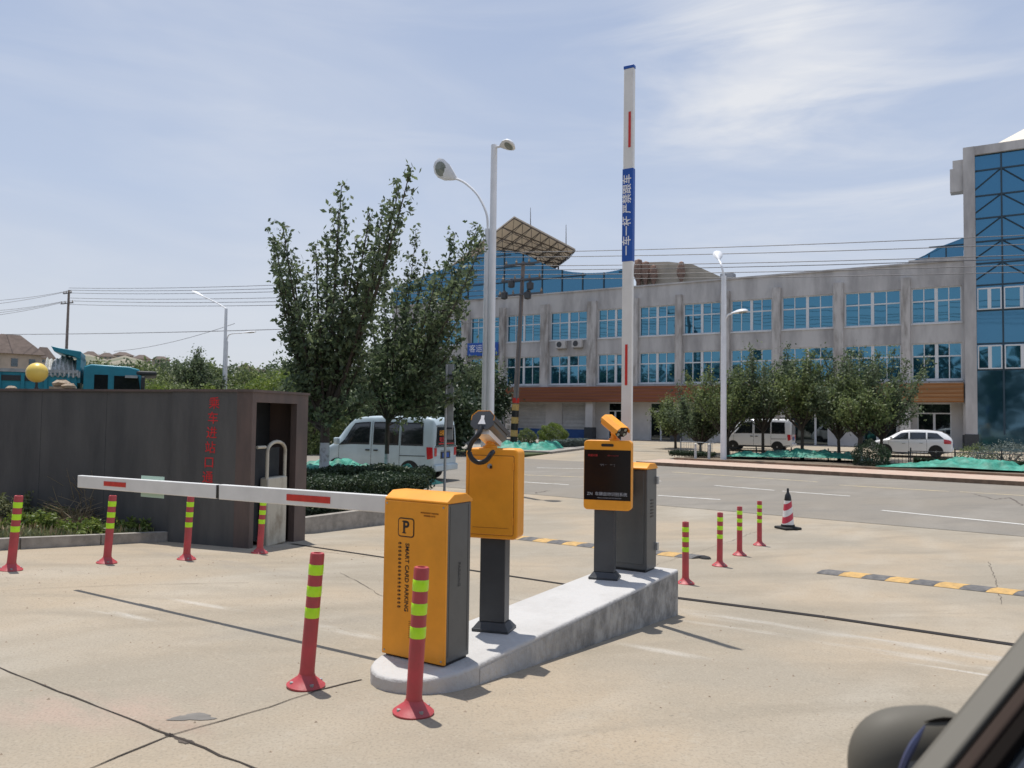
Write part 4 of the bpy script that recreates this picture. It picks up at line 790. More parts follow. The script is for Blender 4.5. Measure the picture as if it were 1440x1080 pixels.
# ---- glass tower
tw = thing('glass_tower', 'tall blue glass tower with stone edge at right edge of photo', 'tower', W(UB, 0, BZ), RZ)
TZ = 19.25-BZ; TX1 = 8.0
MB().box(-2.7, -2.05, -.75, .6, .0, TZ).build('stone_edge', 'facade', tw); MB().box(-2.05, TX1, -.70, -.1, TZ-.55, TZ).build('stone_cornice', 'facade', tw); MB().box(TX1, TX1+.65, -.75, 10, 0, TZ).build('stone_edge', 'facade', tw)
MB().box(-3.45, -2.71, -.6, .3, fz(1350, 272)-BZ, fz(1350, 240)-BZ).build('bracket', 'facade', tw); MB().box(-3.3, -2.71, -.5, .2, fz(1350, 240)-BZ, fz(1350, 228)-BZ).build('bracket', 'facade', tw)
MB().box(-2.05, TX1, -.45, 10, 0, TZ-.56).build('curtain_wall', 'curtain', tw)
MB().box(-2.76, -1.99, -.81, .3, 0, 1.0).build('column_base', 'dgrey', tw)
def tz(y): return fz(1400, y, UB-.5)-BZ
lv = [215, 237, 273, 305, 338, 369, 400]; b = MB()
for y in lv: b.box(-2.05, TX1, -.50, -.452, tz(y)-.05, tz(y)+.05)
for y in (436, 483, 520): b.box(-2.05, TX1, -.50, -.452, tz(y)-.05, tz(y)+.05)
xm = -2.05
XV = [fv(1410, 400, UB-.5)+k*2.0 for k in range(-1, 6)]
for x in XV:
    if x > -1.8 and x < TX1: b.box(x-.05, x+.05, -.52, -.452, 1.0, TZ-.55)
b.build('mullion', 'mull', tw); b = MB()
cx = XV[1]
for i in range(1, len(lv)-1):
    z0, z1 = tz(lv[i+1]), tz(lv[i])
    for sgn in (1, -1):
        p, q = Vector((cx, -.475, z1)), Vector((cx+sgn*1.95, -.475, z0)); b.tube([p, q], .045, 4)
    p, q = Vector((cx+4, -.475, z1)), Vector((cx+2.05, -.475, z0)); b.tube([p, q], .045, 4)
b.build('brace', 'mull', tw)
for y0, y1 in ((436, 404), (520, 485)):
    for k in range(5):
        a = (-2.0 if k == 0 else XV[k]+.06); c = XV[k+1]-.06
        if c < TX1: window(a, c, tz(y0)+.05, tz(y1)-.02, tw, y=-.56, cols=2, top=.0001+.02)
MB().box(-2.04, TX1, -.462, -.451, 0.05, tz(520)-.1).build('lower_glazing', 'lowglass', tw)
# pale pyramid roof
zr = fz(1410, 186, UB+5)-BZ; b = MB(); b.add([(-1.9, 1, TZ), (5.2, 1, TZ), (5.2, 9, TZ), (-1.9, 9, TZ), (1.0, 4.5, zr), (2.2, 4.5, zr)], [(0, 1, 5, 4), (1, 2, 5), (2, 3, 4, 5), (3, 0, 4)]); b.build('pyramid_roof', 'dome', tw)
MB().tube([(1.6, 4.5, zr), (1.6, 4.5, zr+.7)], .04, 5).build('finial', 'rib', tw); MB().box(-2.7, TX1, .6, 10, TZ-.6, TZ-.01).build('roof_slab', 'facade', tw)
# blue sign on the facade
sg = thing('blue_sign', 'blue lettered sign board on the left bay behind lamp poles', 'sign', W(UB-.3, -40.1, fz(682, 491)), RZ)
MB().box(-1.65, 1.65, -.08, .08, -.62, .55).build('board', 'blue', sg, bevel=.02); text('客运中心', .72, 'whitemark', sg, (0, -.085, 0))
# ac units
for px, py, lab in ((788, 484.5, 'left air conditioner box under upper windows'), (811, 483, 'right air conditioner box under upper windows')):
    v = fv(px, py, UB-.4); ac = thing('air_conditioner', lab, 'air conditioner', W(UB-.02, v, fz(px, py, UB-.4)-.33), RZ, 'air conditioners on the facade')
    MB().box(-.46, .46, -.42, -.06, 0, .66).build('casing', 'panel', ac, bevel=.02)
    b = MB().lathe([(.24, 0), (.24, .012), (.0001, .012)], 18); b.v = [(x-.1, -.42-z, .33+y) for x, y, z in b.v]; b.build('fan_grille', 'dgrey', ac)
    MB().box(-.4, -.34, -.42, .02, -.05, -.001).build('bracket', 'steel', ac); MB().box(.34, .4, -.42, .02, -.05, -.001).build('bracket', 'steel', ac)
# tree belt added behind the camera to darken reflections in the lower windows
cs = []; rg = np.random.default_rng(5)
for k in range(60):
    vv_ = -150+k*3.4+rg.normal()*1; q_ = W(-30+rg.normal()*3, vv_); x, y = q_.x, q_.y; hh = 11+rg.random()*4; n = 520
    d = rg.normal(size=(n, 3)); d /= np.linalg.norm(d, axis=1)[:, None]; c = d*(rg.random(n)**.4)[:, None]*np.array([3.0, 3.0, hh*.5]); c[:, 2] += hh*.5; cs.append(c+np.array([x, y, 0]))
o = leaf_obj('added_tree_belt', np.concatenate(cs), .9, 'leafd', aspect=.8); o['kind'] = 'stuff'

# ================================================================= LAMPS, POLES, WIRES
def lum(b, a, d, ln, w, up=Vector((0, 0, 1)), th=.09):
    """cobra head: tapered shell from a along d"""
    d = d.normalized(); s = d.cross(up).normalized(); u_ = s.cross(d).normalized(); secs = [(0, .18, .4), (.15, .45, .6), (.4, .85, .95), (.7, 1.0, 1.0), (.9, .8, .8), (1.0, .35, .35)]; n = 10; vs = []
    for t, ww, hh in secs:
        for k in range(n):
            an = 2*math.pi*k/n; y = math.cos(an)*w/2*ww; z = math.sin(an)*th*hh*(1.3 if math.sin(an) > 0 else .5)*(w/.42)**.6; vs.append(a+d*ln*t+s*y+u_*z)
    b.add(vs, [(i*n+k, i*n+(k+1) % n, (i+1)*n+(k+1) % n, (i+1)*n+k) for i in range(len(secs)-1) for k in range(n)]+[tuple(range(n-1, -1, -1)), tuple((len(secs)-1)*n+k for k in range(n))])
    return d, s, u_
def street_lamp(base, poles, label, name='street_lamp', group='white street lamps', r=.1, up=Vector((0, 0, 1))):
    t = thing(name, label, 'street lamp', base, 0, group); B = Vector(base)
    for pole, arms in poles:
        pl = MB(); P = [Vector(p)-B for p in pole]; pl.tube(P, [r*1.05, r*.82] if len(P) == 2 else [r]*len(P), 12); pl = pl.build('pole', 'pole', t, smooth=True)
        MB().box(P[0].x-r*1.5, P[0].x+r*1.5, P[0].y-r*1.5, P[0].y+r*1.5, P[0].z-.02, P[0].z+.03).build('base_plate', 'steel', t)
        for arm, (ln, w, tiltz) in arms:
            Q = smooth_path([Vector(p)-B for p in arm], 5); MB().tube(Q, r*.34, 8).build('arm', 'pole', t, smooth=True)
            d = (Q[-1]-Q[-2]).normalized(); d.z = tiltz; b = MB(); d, s, u_ = lum(b, Q[-1], d, ln, w, up); h = b.build('lamp_head', 'pole', t, smooth=True)
            b = MB(); c = Q[-1]+d*ln*.66-u_*.042; n = 14; b.add([c+d*math.cos(2*math.pi*k/n)*ln*.24+s*math.sin(2*math.pi*k/n)*w*.36-u_*.004 for k in range(n)]+[c-u_*.03], [(k, (k+1) % n, n) for k in range(n)]); b.build('lens', 'lens', h)
    return t
UL = 19.38
def at(px, py, u=UL): return atu(px, py, u)
zbase = gz(UL)
def foot(px, py, u): p = atu(px, py, u); return Vector((p.x, p.y, gz(u)))
pA = at(686, 322); pB = at(695, 204)
footA = Vector((pA.x, pA.y, zbase)); footB = Vector((pB.x, pB.y, zbase))
street_lamp(footA, [((footA, pA), [((pA, at(684, 300), at(672, 275), at(655, 258), at(641, 251)), (1.02, .62, .62))])], 'white street lamp with long curved arm reaching left over tree', r=.105, up=Vector((-.2, .8, .62)))
street_lamp(footB, [((footB, pB), [((pB+Vector((0, 0, -.06)), at(703, 206)), (.48, .48, -.05))])], 'tall straight white street lamp with small head, just right of curved one', r=.115, up=Vector((0, .45, .9)))
b = MB(); 
pC = at(1018, 388, 39); fC = Vector((pC.x, pC.y, gz(39)))
street_lamp(fC, [((fC, pC), [((pC, at(1014, 372, 39), at(1011, 366, 39.6)), (.9, .5, .8)), ((at(1018, 470, 39), at(1018, 455, 39), at(1023, 444, 39), at(1029, 441, 39)), (.8, .6, .1))])], 'white street lamp with two heads on the right pavement', r=.15)
pD = at(318, 434, 42); fD = Vector((pD.x, pD.y, gz(30)))
street_lamp(fD, [((fD, pD), [((pD, at(305, 426, 42), at(286, 417, 42)), (1.6, .5, .35))])], 'white street lamp with long straight arm above the dark wall', r=.14)
pE = at(319, 480, 43); fE = Vector((pE.x, pE.y, gz(30)))
street_lamp(fE, [((fE, pE), [((pE, at(321, 472, 43), at(328, 469, 43), at(340, 468.5, 43)), (1.7, .35, .02))])], 'shorter white street lamp close behind the straight armed lamp', r=.13)
def insul(b, p): b.lathe([(.05, 0), (.09, .04), (.04, .08), (.09, .12), (.05, .16), (.02, .3)], 8, p)
def util_pole(base, top, arms, label, r=.17):
    t = thing('utility_pole', label, 'utility pole', base, RZ, 'power line poles'); Rm = Matrix.Rotation(-RZ, 3, 'Z'); T = Rm @ (Vector(top)-Vector(base)); MB().tube([(0, 0, -.1), T], [r, r*.6], 12).build('pole', 'cpole', t, smooth=True); pts = []
    for f_, hw in arms:
        c = T*f_; MB().box(c.x-hw, c.x+hw, c.y-r-.06, c.y-r*.4, c.z-.05, c.z+.05).build('cross_arm', 'wire', t)
        for k in (-1, -.35, .45, 1):
            b = MB(); insul(b, (c.x+k*hw*.93, c.y-r*.8, c.z+.05)); b.build('insulator', 'rock', t); pts.append(Vector(base)+Matrix.Rotation(RZ, 3, 'Z') @ Vector((c.x+k*hw*.93, c.y-r*.8, c.z+.3)))
    return t, pts, T
base = atu(722, 626, 44); base.z = gz(44)
up1, ip1, T = util_pole(base, atu(736, 368, 44), [(.985, 1.3), (.90, 1.5), (.82, 1.7)], 'concrete utility pole with cross arms before the building', r=.2)
b = MB()
for k in range(6): MB().tube([T*(.02+k*.035), T*(.02+(k+1)*.035-.001)], .235, 12).build('warning_band', 'yellow' if k % 2 else 'black', up1)
for dx, z in ((-.7, .86), (.75, .84), (-1.2, .80), (.6, .79)):
    c = T*z; MB().lathe([(.1, 0), (.22, .05), (.24, .45), (.12, .5), (.05, .62)], 10, (c.x+dx, c.y-.2, c.z)).build('switch_gear', 'dgrey', up1)
MB().tube([T*.92+Vector((.05, -.22, 0)), T*.6+Vector((.22, -.25, 0)), T*.25+Vector((.2, -.25, 0))], .035, 5).build('down_cable', 'wire', up1)
MB().tube([T*.235, T*.262], .225, 12).build('red_band', 'red', up1)
base2 = at(93, 560, 50); base2.z = gz(50); b2 = atu(93, 492, 55); tp2 = atu(97, 408, 55); base2 = Vector((b2.x, b2.y, -.1))
up2, ip2, T2 = util_pole(base2, tp2, [(.975, .9), (.90, 1.35)], 'distant utility pole above the teal truck', r=.22)
def wire(a, c, sag=.6, r=.022, label='thin power cable strung between the utility poles', group='overhead power cables'):
    a = Vector(a); c = Vector(c); b = MB(); b.tube([a.lerp(c, k/14)-Vector((0, 0, sag*4*(k/14)*(1-k/14))) for k in range(15)], r, 4, caps=False); o = b.build('power_cable', 'wire'); return tag(o, label, 'cable', group)
for k, (y0, y1) in enumerate(((354, 322), (360, 335), (372, 350), (378, 355), (384, 364), (389, 374))):   # long spans passing the front pole to the right, beyond the tower
    a = atu(640, y0+2, 45); c = atu(1440, y1, 46.5); wire(a, a+(c-a)*1.5, .35, label='thin power cable running right past the front utility pole', group='power cables to the right')
for k, (y0, y1) in enumerate(((405, 392), (408, 399), (412, 404), (419, 414), (423, 421), (428, 426))):       # between the two poles
    wire(atu(97, y0, 54.6), atu(700, y1-6, 44.5), .35, .024, 'thin power cable strung between the two utility poles', 'power cables between the poles')
for k, y in enumerate((413, 420, 427, 432, 437)):
    a = ip2[min(k+2, 7)]; c = atu(-60, y+8, 40); wire(a, c+(c-a)*.3, .5, label='thin power cable leaving the distant pole to the left', group='power cables to the left')
wire(atu(-60, 470, 48), atu(700, 452, 46), .3, .03, 'single low power cable crossing behind the street lamps', 'low cables'); wire(atu(160, 494, 52), atu(330, 455, 42), .4, .02, 'lower slanting cable rising to the left street lamp', 'low cables')

# ================================================================= VEHICLES
def cr(p, t):
    n = len(p)-1; t = max(0, min(n, t)); i = min(int(t), n-1); f = t-i; p0, p1, p2, p3 = p[max(i-1, 0)], p[i], p[i+1], p[min(i+2, n)]
    return tuple(.5*((2*b_)+(c_-a_)*f+(2*a_-5*b_+4*c_-d_)*f*f+(3*b_-a_-3*c_+d_)*f**3) for a_, b_, c_, d_ in zip(p0, p1, p2, p3))
class Body:
    """lofted car shell; stations (x, half width, z bottom, z belt, half width roof, z roof)"""
    def __init__(s, st): s.x = [q[0] for q in st]; s.st = st
    def P(s, x, v, out=0.0, side=1):
        t = float(np.interp(x, s.x, range(len(s.x)))); i = min(int(t), len(s.x)-2); f = t-i
        w, zb, zbt, wr, zr = cr([q[1:] for q in s.st], t)
        zm = zb+(zbt-zb)*.45
        sec = [(0, zb), (w*.9, zb), (w*.985, zb+.10), (w, zm), (w*.975, zbt), (wr+(w-wr)*.12, zr-(zr-zbt)*.16-.01), (wr*.80, zr-.015), (0, zr+.01)]
        y, z = cr(sec, v)
        if out:
            y2, z2 = cr(sec, v+.02); y1, z1 = cr(sec, v-.02); dy, dz = y2-y1, z2-z1; l = math.hypot(dy, dz) or 1; y += dz/l*out; z -= dy/l*out
        return (x, side*y, z)
    def shell(s, b, n=64, m=42):
        xs = [s.x[0]+(s.x[-1]-s.x[0])*k/n for k in range(n+1)]
        for sd_ in (1, -1):
            vs = [s.P(x, 7*j/m, 0, sd_) for x in xs for j in range(m+1)]; fs = [(i*(m+1)+j, (i+1)*(m+1)+j, (i+1)*(m+1)+j+1, i*(m+1)+j+1) for i in range(n) for j in range(m)]
            b.add(vs, fs if sd_ < 0 else [f[::-1] for f in fs])
        for x in (xs[0], xs[-1]):
            ring = [s.P(x, 7*j/m, 0, 1) for j in range(m+1)]+[s.P(x, 7*j/m, 0, -1) for j in range(m-1, 0, -1)]; b.add(ring, [tuple(range(len(ring)))])
        return b
    def patch(s, b, xl, xr, v0, v1, side, out=.012, n=10, m=6, vin=0.0):
        """xl, xr functions of t (0 bottom .. 1 top)"""
        f = lambda i, j: s.P(xl(j)+(xr(j)-xl(j))*i, v0+(v1-v0)*j, out, side)
        b.grid(f, n, m); return b
def wheel(parent, x, y, r, side, w=.19):
    b = MB().lathe([(r*.62, 0), (r*.97, .0), (r, .03), (r, w-.03), (r*.97, w), (r*.62, w)], 28); b.v = [(x+a, y+side*(c-w) , r+d) for a, d, c in b.v]; t = b.build('wheel', 'tyre', parent, smooth=True)
    b = MB().lathe([(r*.64, 0), (r*.62, .012), (r*.5, -.01), (r*.18, .0), (r*.16, .02), (.001, .022)], 20); b.v = [(x+a, y+side*(c-.02), r+d) for a, d, c in b.v]; b.build('rim', 'rim', t, smooth=True)
    b = MB()
    for k in range(5):
        a = k*2*math.pi/5; b.tube([(x+math.cos(a)*r*.28, y+side*.001, r+math.sin(a)*r*.28), (x+math.cos(a)*r*.46, y+side*.001, r+math.sin(a)*r*.46)], r*.075, 6)
    b.build('rim_hole', 'black', t)
def arch(parent, body, x, r, side):
    b = MB(); n = 18; pts = []
    for k in range(n+1):
        a = math.pi*k/n; z = max(.0, r*.98+math.sin(a)*r*1.16); pts.append((x+math.cos(a)*r*1.16, z))
    yy = max(abs(body.P(x+dx, 3, 0, 1)[1]) for dx in (-r, 0, r))+.004
    b.add([(p[0], side*yy, p[1]) for p in pts]+[(pts[-1][0], side*yy, .22), (pts[0][0], side*yy, .22)], [tuple(range(n+3))]); b.build('wheel_arch', 'black', parent)
def van(loc, rz, label, paint, sticker=True):
    t = thing('minivan', label, 'van', loc, rz, 'white minivans')
    B = Body([(-1.98, .70, .42, .98, .60, 1.66), (-1.93, .755, .33, 1.0, .645, 1.80), (-1.80, .775, .28, 1.0, .665, 1.86), (-1.0, .78, .26, 1.0, .67, 1.885), (.2, .78, .26, 1.0, .67, 1.88), (.75, .78, .26, 1.0, .66, 1.82), (1.02, .78, .26, .99, .64, 1.62), (1.38, .775, .26, .97, .62, 1.22), (1.55, .76, .26, .93, .62, 1.04), (1.80, .73, .28, .85, .58, .94), (1.93, .68, .34, .72, .52, .82)])
    body = B.shell(MB()).build('body', paint, t, smooth=True, angle=50)
    for sd_ in (1, -1):
        for nm, xl, xr in (('window', lambda j: -1.62+.03*j, lambda j: -.93), ('window', lambda j: -.80, lambda j: .02), ('window', lambda j: .20, lambda j: 1.22-.52*j)):
            b = MB(); B.patch(b, xl, xr, 4.13, 4.86, sd_, .010); w = b.build(nm, 'sidewin', t, smooth=True)
            b = MB(); B.patch(b, lambda j: xl(j)-.03, lambda j: xr(j)+.03, 4.05, 4.94, sd_, .004); b.build('window_frame', 'dkplastic', w, smooth=True)
        b = MB()
        for x in (-.87, .10, 1.24): B.patch(b, lambda j: x-.006, lambda j: x+.006, 1.6, 4.05, sd_, .003, 1, 16)
        for x in (-.87, .10): B.patch(b, lambda j: x-.006, lambda j: x+.006, 4.05, 5.0, sd_, .003, 1, 8)
        B.patch(b, lambda j: -1.72, lambda j: -.87, 3.40, 3.46, sd_, .006, 12, 1); b.build('door_gap', 'dkplastic', t)
        b = MB(); B.patch(b, lambda j: -1.9, lambda j: 1.25, 1.0, 1.9, sd_, .006, 12, 3); b.build('sill_trim', paint if sticker else 'dkplastic', t, smooth=True)
        for x in (.22, -.06):
            p = B.P(x, 3.75, 0, sd_); MB().box(x-.07, x+.07, p[1]+(0 if sd_ > 0 else -.03), p[1]+(.03 if sd_ > 0 else 0), p[2]-.02, p[2]+.02).build('handle', 'dkplastic', t, bevel=.005)
        for x in (-1.22, 1.28): arch(t, B, x, .285, sd_); wheel(t, x, sd_*.795, .285, sd_)
        p = B.P(-1.93, 3.2, 0, sd_); b = MB(); B.patch(b, lambda j: -1.965+.02*j, lambda j: -1.80+.04*j, 3.15, 4.0, sd_, .014, 4, 4); b.build('tail_light', 'tail', t, smooth=True)
        MB().box(-2.0, -1.955, min(sd_*.56, sd_*.69), max(sd_*.56, sd_*.69), .74, .98).build('tail_light', 'tail', t, bevel=.01)
        MB().box(1.18, 1.30, min(sd_*.80, sd_*.98), max(sd_*.80, sd_*.98), 1.02, 1.22).build('mirror', paint, t, bevel=.03)
        MB().box(1.80, 1.93, min(sd_*.45, sd_*.66), max(sd_*.45, sd_*.66), .66, .82).build('headlight', 'lens', t, bevel=.02)
    b = MB(); 
    for sd_ in (1, -1): B.patch(b, lambda j: .82+.03*j, lambda j: 1.42, 5.4, 7, sd_, .010, 10, 8)
    b.build('windscreen', 'sidewin', t, smooth=True)
    # rear face
    b = MB(); b.add([(-1.992, -.60, 1.04), (-1.992, .60, 1.04), (-1.985, .545, 1.58), (-1.985, -.545, 1.58)], [(0, 3, 2, 1)]); rw = b.build('rear_window', 'sidewin', t)
    b = MB(); b.box(-2.0, -1.981, -.66, .66, 1.0, 1.025); b.box(-1.99, -1.979, -.585, .585, 1.60, 1.62); b.build('hatch_trim', 'dkplastic', t)
    MB().box(-2.06, -1.93, -.72, .72, .30, .50).build('bumper', paint, t, bevel=.04); MB().box(-1.995, -1.98, -.30, .30, .66, .86).build('plate_recess', 'dkplastic', t)
    MB().box(-2.003, -1.996, -.21, .21, .69, .83).build('number_plate', 'blue', t, bevel=.002); MB().box(-1.999, -1.981, -.30, .30, .88, .90).build('chrome_strip', 'steel', t)
    if sticker:
        for i_, s_ in enumerate(('出租', '电话')):
            cu = text(s_, .17, 'redmark' if i_ else 'orange', rw, (0, 0, 0), bold=.003); cu.data.transform(Matrix.Translation((-1.995, .25, 1.40-.19*i_)) @ Matrix.Rotation(-math.pi/2, 4, 'Z'))
        MB().box(-1.997, -1.994, -.5, .45, 1.08, 1.11).build('sticker', 'redmark', rw)
    return t
M['sidewin'] = mat('vehicle_glass', (.012, .015, .018), .06, spec=.8, coat=.3)
g1 = G(470, 668); g2 = G(645, 668)
va = W(0, -1).copy(); 
vv = van(W(20.9, -18.25, -.594), math.atan2((-V).y, (-V).x)+R_(10), 'pale blue-white minivan behind the limewashed trees, rear to the right', 'vanpaint'); vv.scale = (1.12, 1.13, 1.13)
p = G(1066, 634); van(Vector((p.x, p.y, p.z)), math.atan2((-V).y, (-V).x)+R_(4), 'white minivan parked behind small trees by the station', 'vanpaint2', False)
def hatch(loc, rz, label):
    t = thing('hatchback_car', label, 'car', loc, rz)
    B = Body([(-2.15, .70, .42, .80, .58, .98), (-2.08, .80, .32, .92, .60, 1.12), (-1.90, .86, .26, .98, .60, 1.30), (-1.60, .89, .22, 1.0, .62, 1.44), (-.9, .90, .2, .98, .63, 1.52), (.1, .90, .2, .95, .62, 1.52), (.6, .90, .2, .93, .60, 1.42), (1.05, .90, .22, .92, .62, 1.16), (1.35, .89, .22, .90, .70, .99), (1.8, .86, .24, .80, .66, .90), (2.08, .78, .28, .70, .58, .78), (2.18, .68, .34, .6, .5, .66)])
    B.shell(MB()).build('body', 'vanpaint2', t, smooth=True, angle=50)
    for sd_ in (1, -1):
        for xl, xr in ((lambda j: -1.72+.35*j, lambda j: -.88), (lambda j: -.80, lambda j: .02), (lambda j: .10, lambda j: 1.10-.62*j)):
            b = MB(); B.patch(b, xl, xr, 4.12, 4.85, sd_, .010); b.build('window', 'sidewin', t, smooth=True)
        b = MB(); B.patch(b, lambda j: -1.78, lambda j: 1.16, 4.02, 4.09, sd_, .012, 20, 1); b.build('belt_trim', 'steel', t)
        b = MB(); B.patch(b, lambda j: -1.95, lambda j: 1.95, 1.0, 1.8, sd_, .006, 12, 3); b.build('sill_trim', 'dkplastic', t, smooth=True)
        b = MB()
        for x in (-.84, .08, 1.14): B.patch(b, lambda j: x-.006, lambda j: x+.006, 1.8, 4.0, sd_, .003, 1, 16)
        b.build('door_gap', 'dkplastic', t)
        for x in (-1.30, 1.32): arch(t, B, x, .33, sd_); wheel(t, x, sd_*.91, .33, sd_)
        b = MB(); B.patch(b, lambda j: -2.13+.06*j, lambda j: -1.72+.02*j, 3.5, 4.05, sd_, .014, 5, 4); b.build('tail_light', 'tail', t, smooth=True)
        MB().box(.92, 1.06, min(sd_*.9, sd_*1.08), max(sd_*.9, sd_*1.08), .98, 1.12).build('mirror', 'vanpaint2', t, bevel=.03)
        for x in (-.55, .35): p_ = B.P(x, 3.6, 0, sd_); MB().box(x-.09, x+.09, p_[1]+(0 if sd_ > 0 else -.03), p_[1]+(.03 if sd_ > 0 else 0), p_[2]-.015, p_[2]+.015).build('handle', 'steel', t)
    b = MB()
    for sd_ in (1, -1): B.patch(b, lambda j: -2.06, lambda j: -1.66, 5.5, 7, sd_, .012, 8, 8)
    b.build('rear_window', 'sidewin', t, smooth=True); b = MB()
    for sd_ in (1, -1): B.patch(b, lambda j: .55, lambda j: 1.22, 5.5, 7, sd_, .012, 8, 8)
    b.build('windscreen', 'sidewin', t, smooth=True); MB().box(-2.2, -2.0, -.74, .74, .36, .58).build('bumper', 'vanpaint2', t, bevel=.06); MB().box(-2.215, -2.19, -.22, .22, .62, .74).build('number_plate', 'blue', t)
    return t
p = G(1281, 642); hc = hatch(p, math.atan2((-V).y, (-V).x)+R_(4), 'white hatchback parked by the railing before glass tower'); hc.scale = (.90, .93, .93)
# teal tipper truck behind the wall
tp = atu(165, 545, 14.5); tr = thing('tipper_truck', 'teal tipper truck with silver tarpaulin behind the wall', 'truck', Vector((tp.x, tp.y, -.3)), 0)
TAZ = math.atan2(ray(140, 545).x, ray(140, 545).y); TD = math.hypot(tp.x, tp.y)
def tx(px): return TD*math.tan(math.atan2(ray(px, 545).x, ray(px, 545).y)-TAZ)
def tzz(px, py): d = ray(px, py); a = math.atan2(d.x, d.y)-TAZ; return H+d.z/math.hypot(d.x, d.y)*TD/math.cos(a)+.3
tr.location = (math.sin(TAZ)*TD, math.cos(TAZ)*TD, -.3); tr.rotation_euler = (0, 0, -TAZ-R_(3))
x0, x1 = tx(117), tx(193); zc = tzz(150, 513)
MB().prism([(x0, .9), (x1+.35, .9), (x1+.42, 1.9), (x1+.05, zc-.12), (x1-.25, zc-.04), (x0+.2, zc), (x0, zc-.08)], -.1, 2.2, 'y').build('cab', 'teal', tr, bevel=.05, seg=3)
MB().prism([(x0+.30, 1.9), (x0+.68, 1.9), (x0+.68, zc-.32), (x0+.30, zc-.32)], -.112, -.101, 'y').build('window', 'sidewin', tr); MB().prism([(x0+.85, 1.7), (x1+.22, 1.7), (x1+.02, zc-.34), (x0+.85, zc-.34)], -.112, -.101, 'y').build('window', 'sidewin', tr)
MB().box(x1-.05, x1+.55, -.12, 2.22, zc-.30, zc-.16).build('sun_visor', 'dkplastic', tr, bevel=.05); MB().box(x1+.1, x1+.22, -.4, -.2, zc-.75, zc-.35).build('mirror', 'dkplastic', tr, bevel=.03)
MB().box(x1-.35, x1+.0, -.3, -.14, zc-.40, zc-.32).build('mirror_arm', 'steel', tr)
zb2 = tzz(30, 522); MB().box(tx(-120), tx(108), 0, 2.3, 1.0, zb2).build('tipper_body', 'teal', tr, bevel=.03); b = MB()
MB().box(tx(-122), tx(109), -.04, 2.34, zb2-.02, zb2+.08).build('top_rail', 'steel', tr)
for k in range(9): b.box(tx(-110)+k*.6, tx(-110)+k*.6+.09, -.06, 0, 1.0, zb2-.05)
b.build('body_ribs', 'teal', tr); MB().box(tx(-122), tx(65), -.03, .0, zb2-.28, zb2-.12).build('side_stripe', 'dkplastic', tr)
vz = tzz(90, 497); b = MB(); b.prism([(tx(69), tzz(69, 486)), (tx(82), tzz(82, 489)), (tx(112), tzz(112, 494)), (tx(112), tzz(112, 506)), (tx(100), tzz(100, 500)), (tx(74), tzz(74, 494))], .0, 1.9, 'y'); b.build('headboard_canopy', 'teal', tr, bevel=.02)
MB().box(tx(106), tx(112), .05, 2.25, zb2-.3, tzz(110, 500)).build('headboard', 'teal', tr)
b = MB(); X0, X1 = tx(60), tx(112)
def tf(s, t):
    x = X0+(X1-X0)*s; return (x, -.05+.9*t*t+.05*math.sin(s*52+t*3), (zb2-.12)+(tzz(80, 500)-zb2+.12)*t*(1-.12*math.sin(s*9))+.03*math.sin(s*44+t*9))
b.grid(tf, 60, 12); b.build('tarpaulin', 'tarp', tr, smooth=True)
for px in (20, 60, 135, 185): 
    for yy, sd_ in ((.0, -1), (2.1, 1)): wheel(tr, tx(px), yy, .5, sd_, .3)
MB().box(tx(-100), x1, .5, 1.7, .55, .95).build('chassis', 'dkplastic', tr)
for i, (px, py, s) in enumerate(((86, 539, .2), (97, 542, .16), (16, 544, .14), (40, 559, .1))):
    if i == 3: continue
    p = atu(px, py+6, 11.2); b = MB(); rd = random.Random(i+4); prof = [(s*.5, 0), (s*.95, s*.25), (s*1.05, s*.6), (s*.6, s*.95), (.01, s)]; b.lathe(prof, 9); b.v = [(x*rd.uniform(.85, 1.2), y*rd.uniform(.85, 1.15), z*rd.uniform(.9, 1.1)) for x, y, z in b.v]
    b.box(-s, s, -s, s, -(p.z+.3), .02); o = b.build('rubble_pile', 'rock', None); o.location = p; tag(o, ['larger tan rubble heap showing above wall beside truck cab', 'smaller tan rubble heap right beside larger one', 'low tan rubble heap at left end above wall'][i], 'rubble', 'rubble heaps behind the wall')
# ---- the near car at the bottom right: its right pillar, mirror, windscreen
car = thing('near_car', 'champagne coloured car close to camera at bottom right corner', 'car', (0, 0, 0))
Bp = atz(1276, 1083, .97); Tp = ray(1440, 884); Rr = Vector((.80, .60, 0)).normalized(); Rt = Vector((Rr.y, -Rr.x, 0))      # Rr to the rear, Rt towards the other side of the car
# pillar line continues through the seen point
k_ = 1.0
def lineto(px, py, rake=math.tan(R_(31))):
    d = ray(px, py); best = None
    for s in [i/800 for i in range(480, 800)]:
        p = Vector((0, 0, H))+d*s*2
        h = (p-Bp); run = Vector((h.x, h.y, 0)).length
        e = abs(h.z-run*rake)
        if best is None or e < best[0]: best = (e, p)
    return best[1]
Mp = lineto(1440, 884); print('PILLAR', Bp, Mp); ax = (Mp-Bp).normalized(); Tpp = Bp+ax*.92; 
hd = Vector((ax.x, ax.y, 0)).normalized(); Rr = (Matrix.Rotation(R_(6), 3, 'Z') @ hd); Rt = Vector((Rr.y, -Rr.x, 0))
inn = Rt*1.34
def loftp(b, a, c, offs0, offs1, n=1):
    m = len(offs0); b.add([a+o for o in offs0]+[c+o for o in offs1], [tuple(range(m-1, -1, -1)), tuple(range(m, 2*m))]+[(i, (i+1) % m, m+(i+1) % m, m+i) for i in range(m)]); return b
nrm = ax.cross(Rt).normalized()
if nrm.z < 0: nrm = -nrm
a0 = Bp-ax*.10
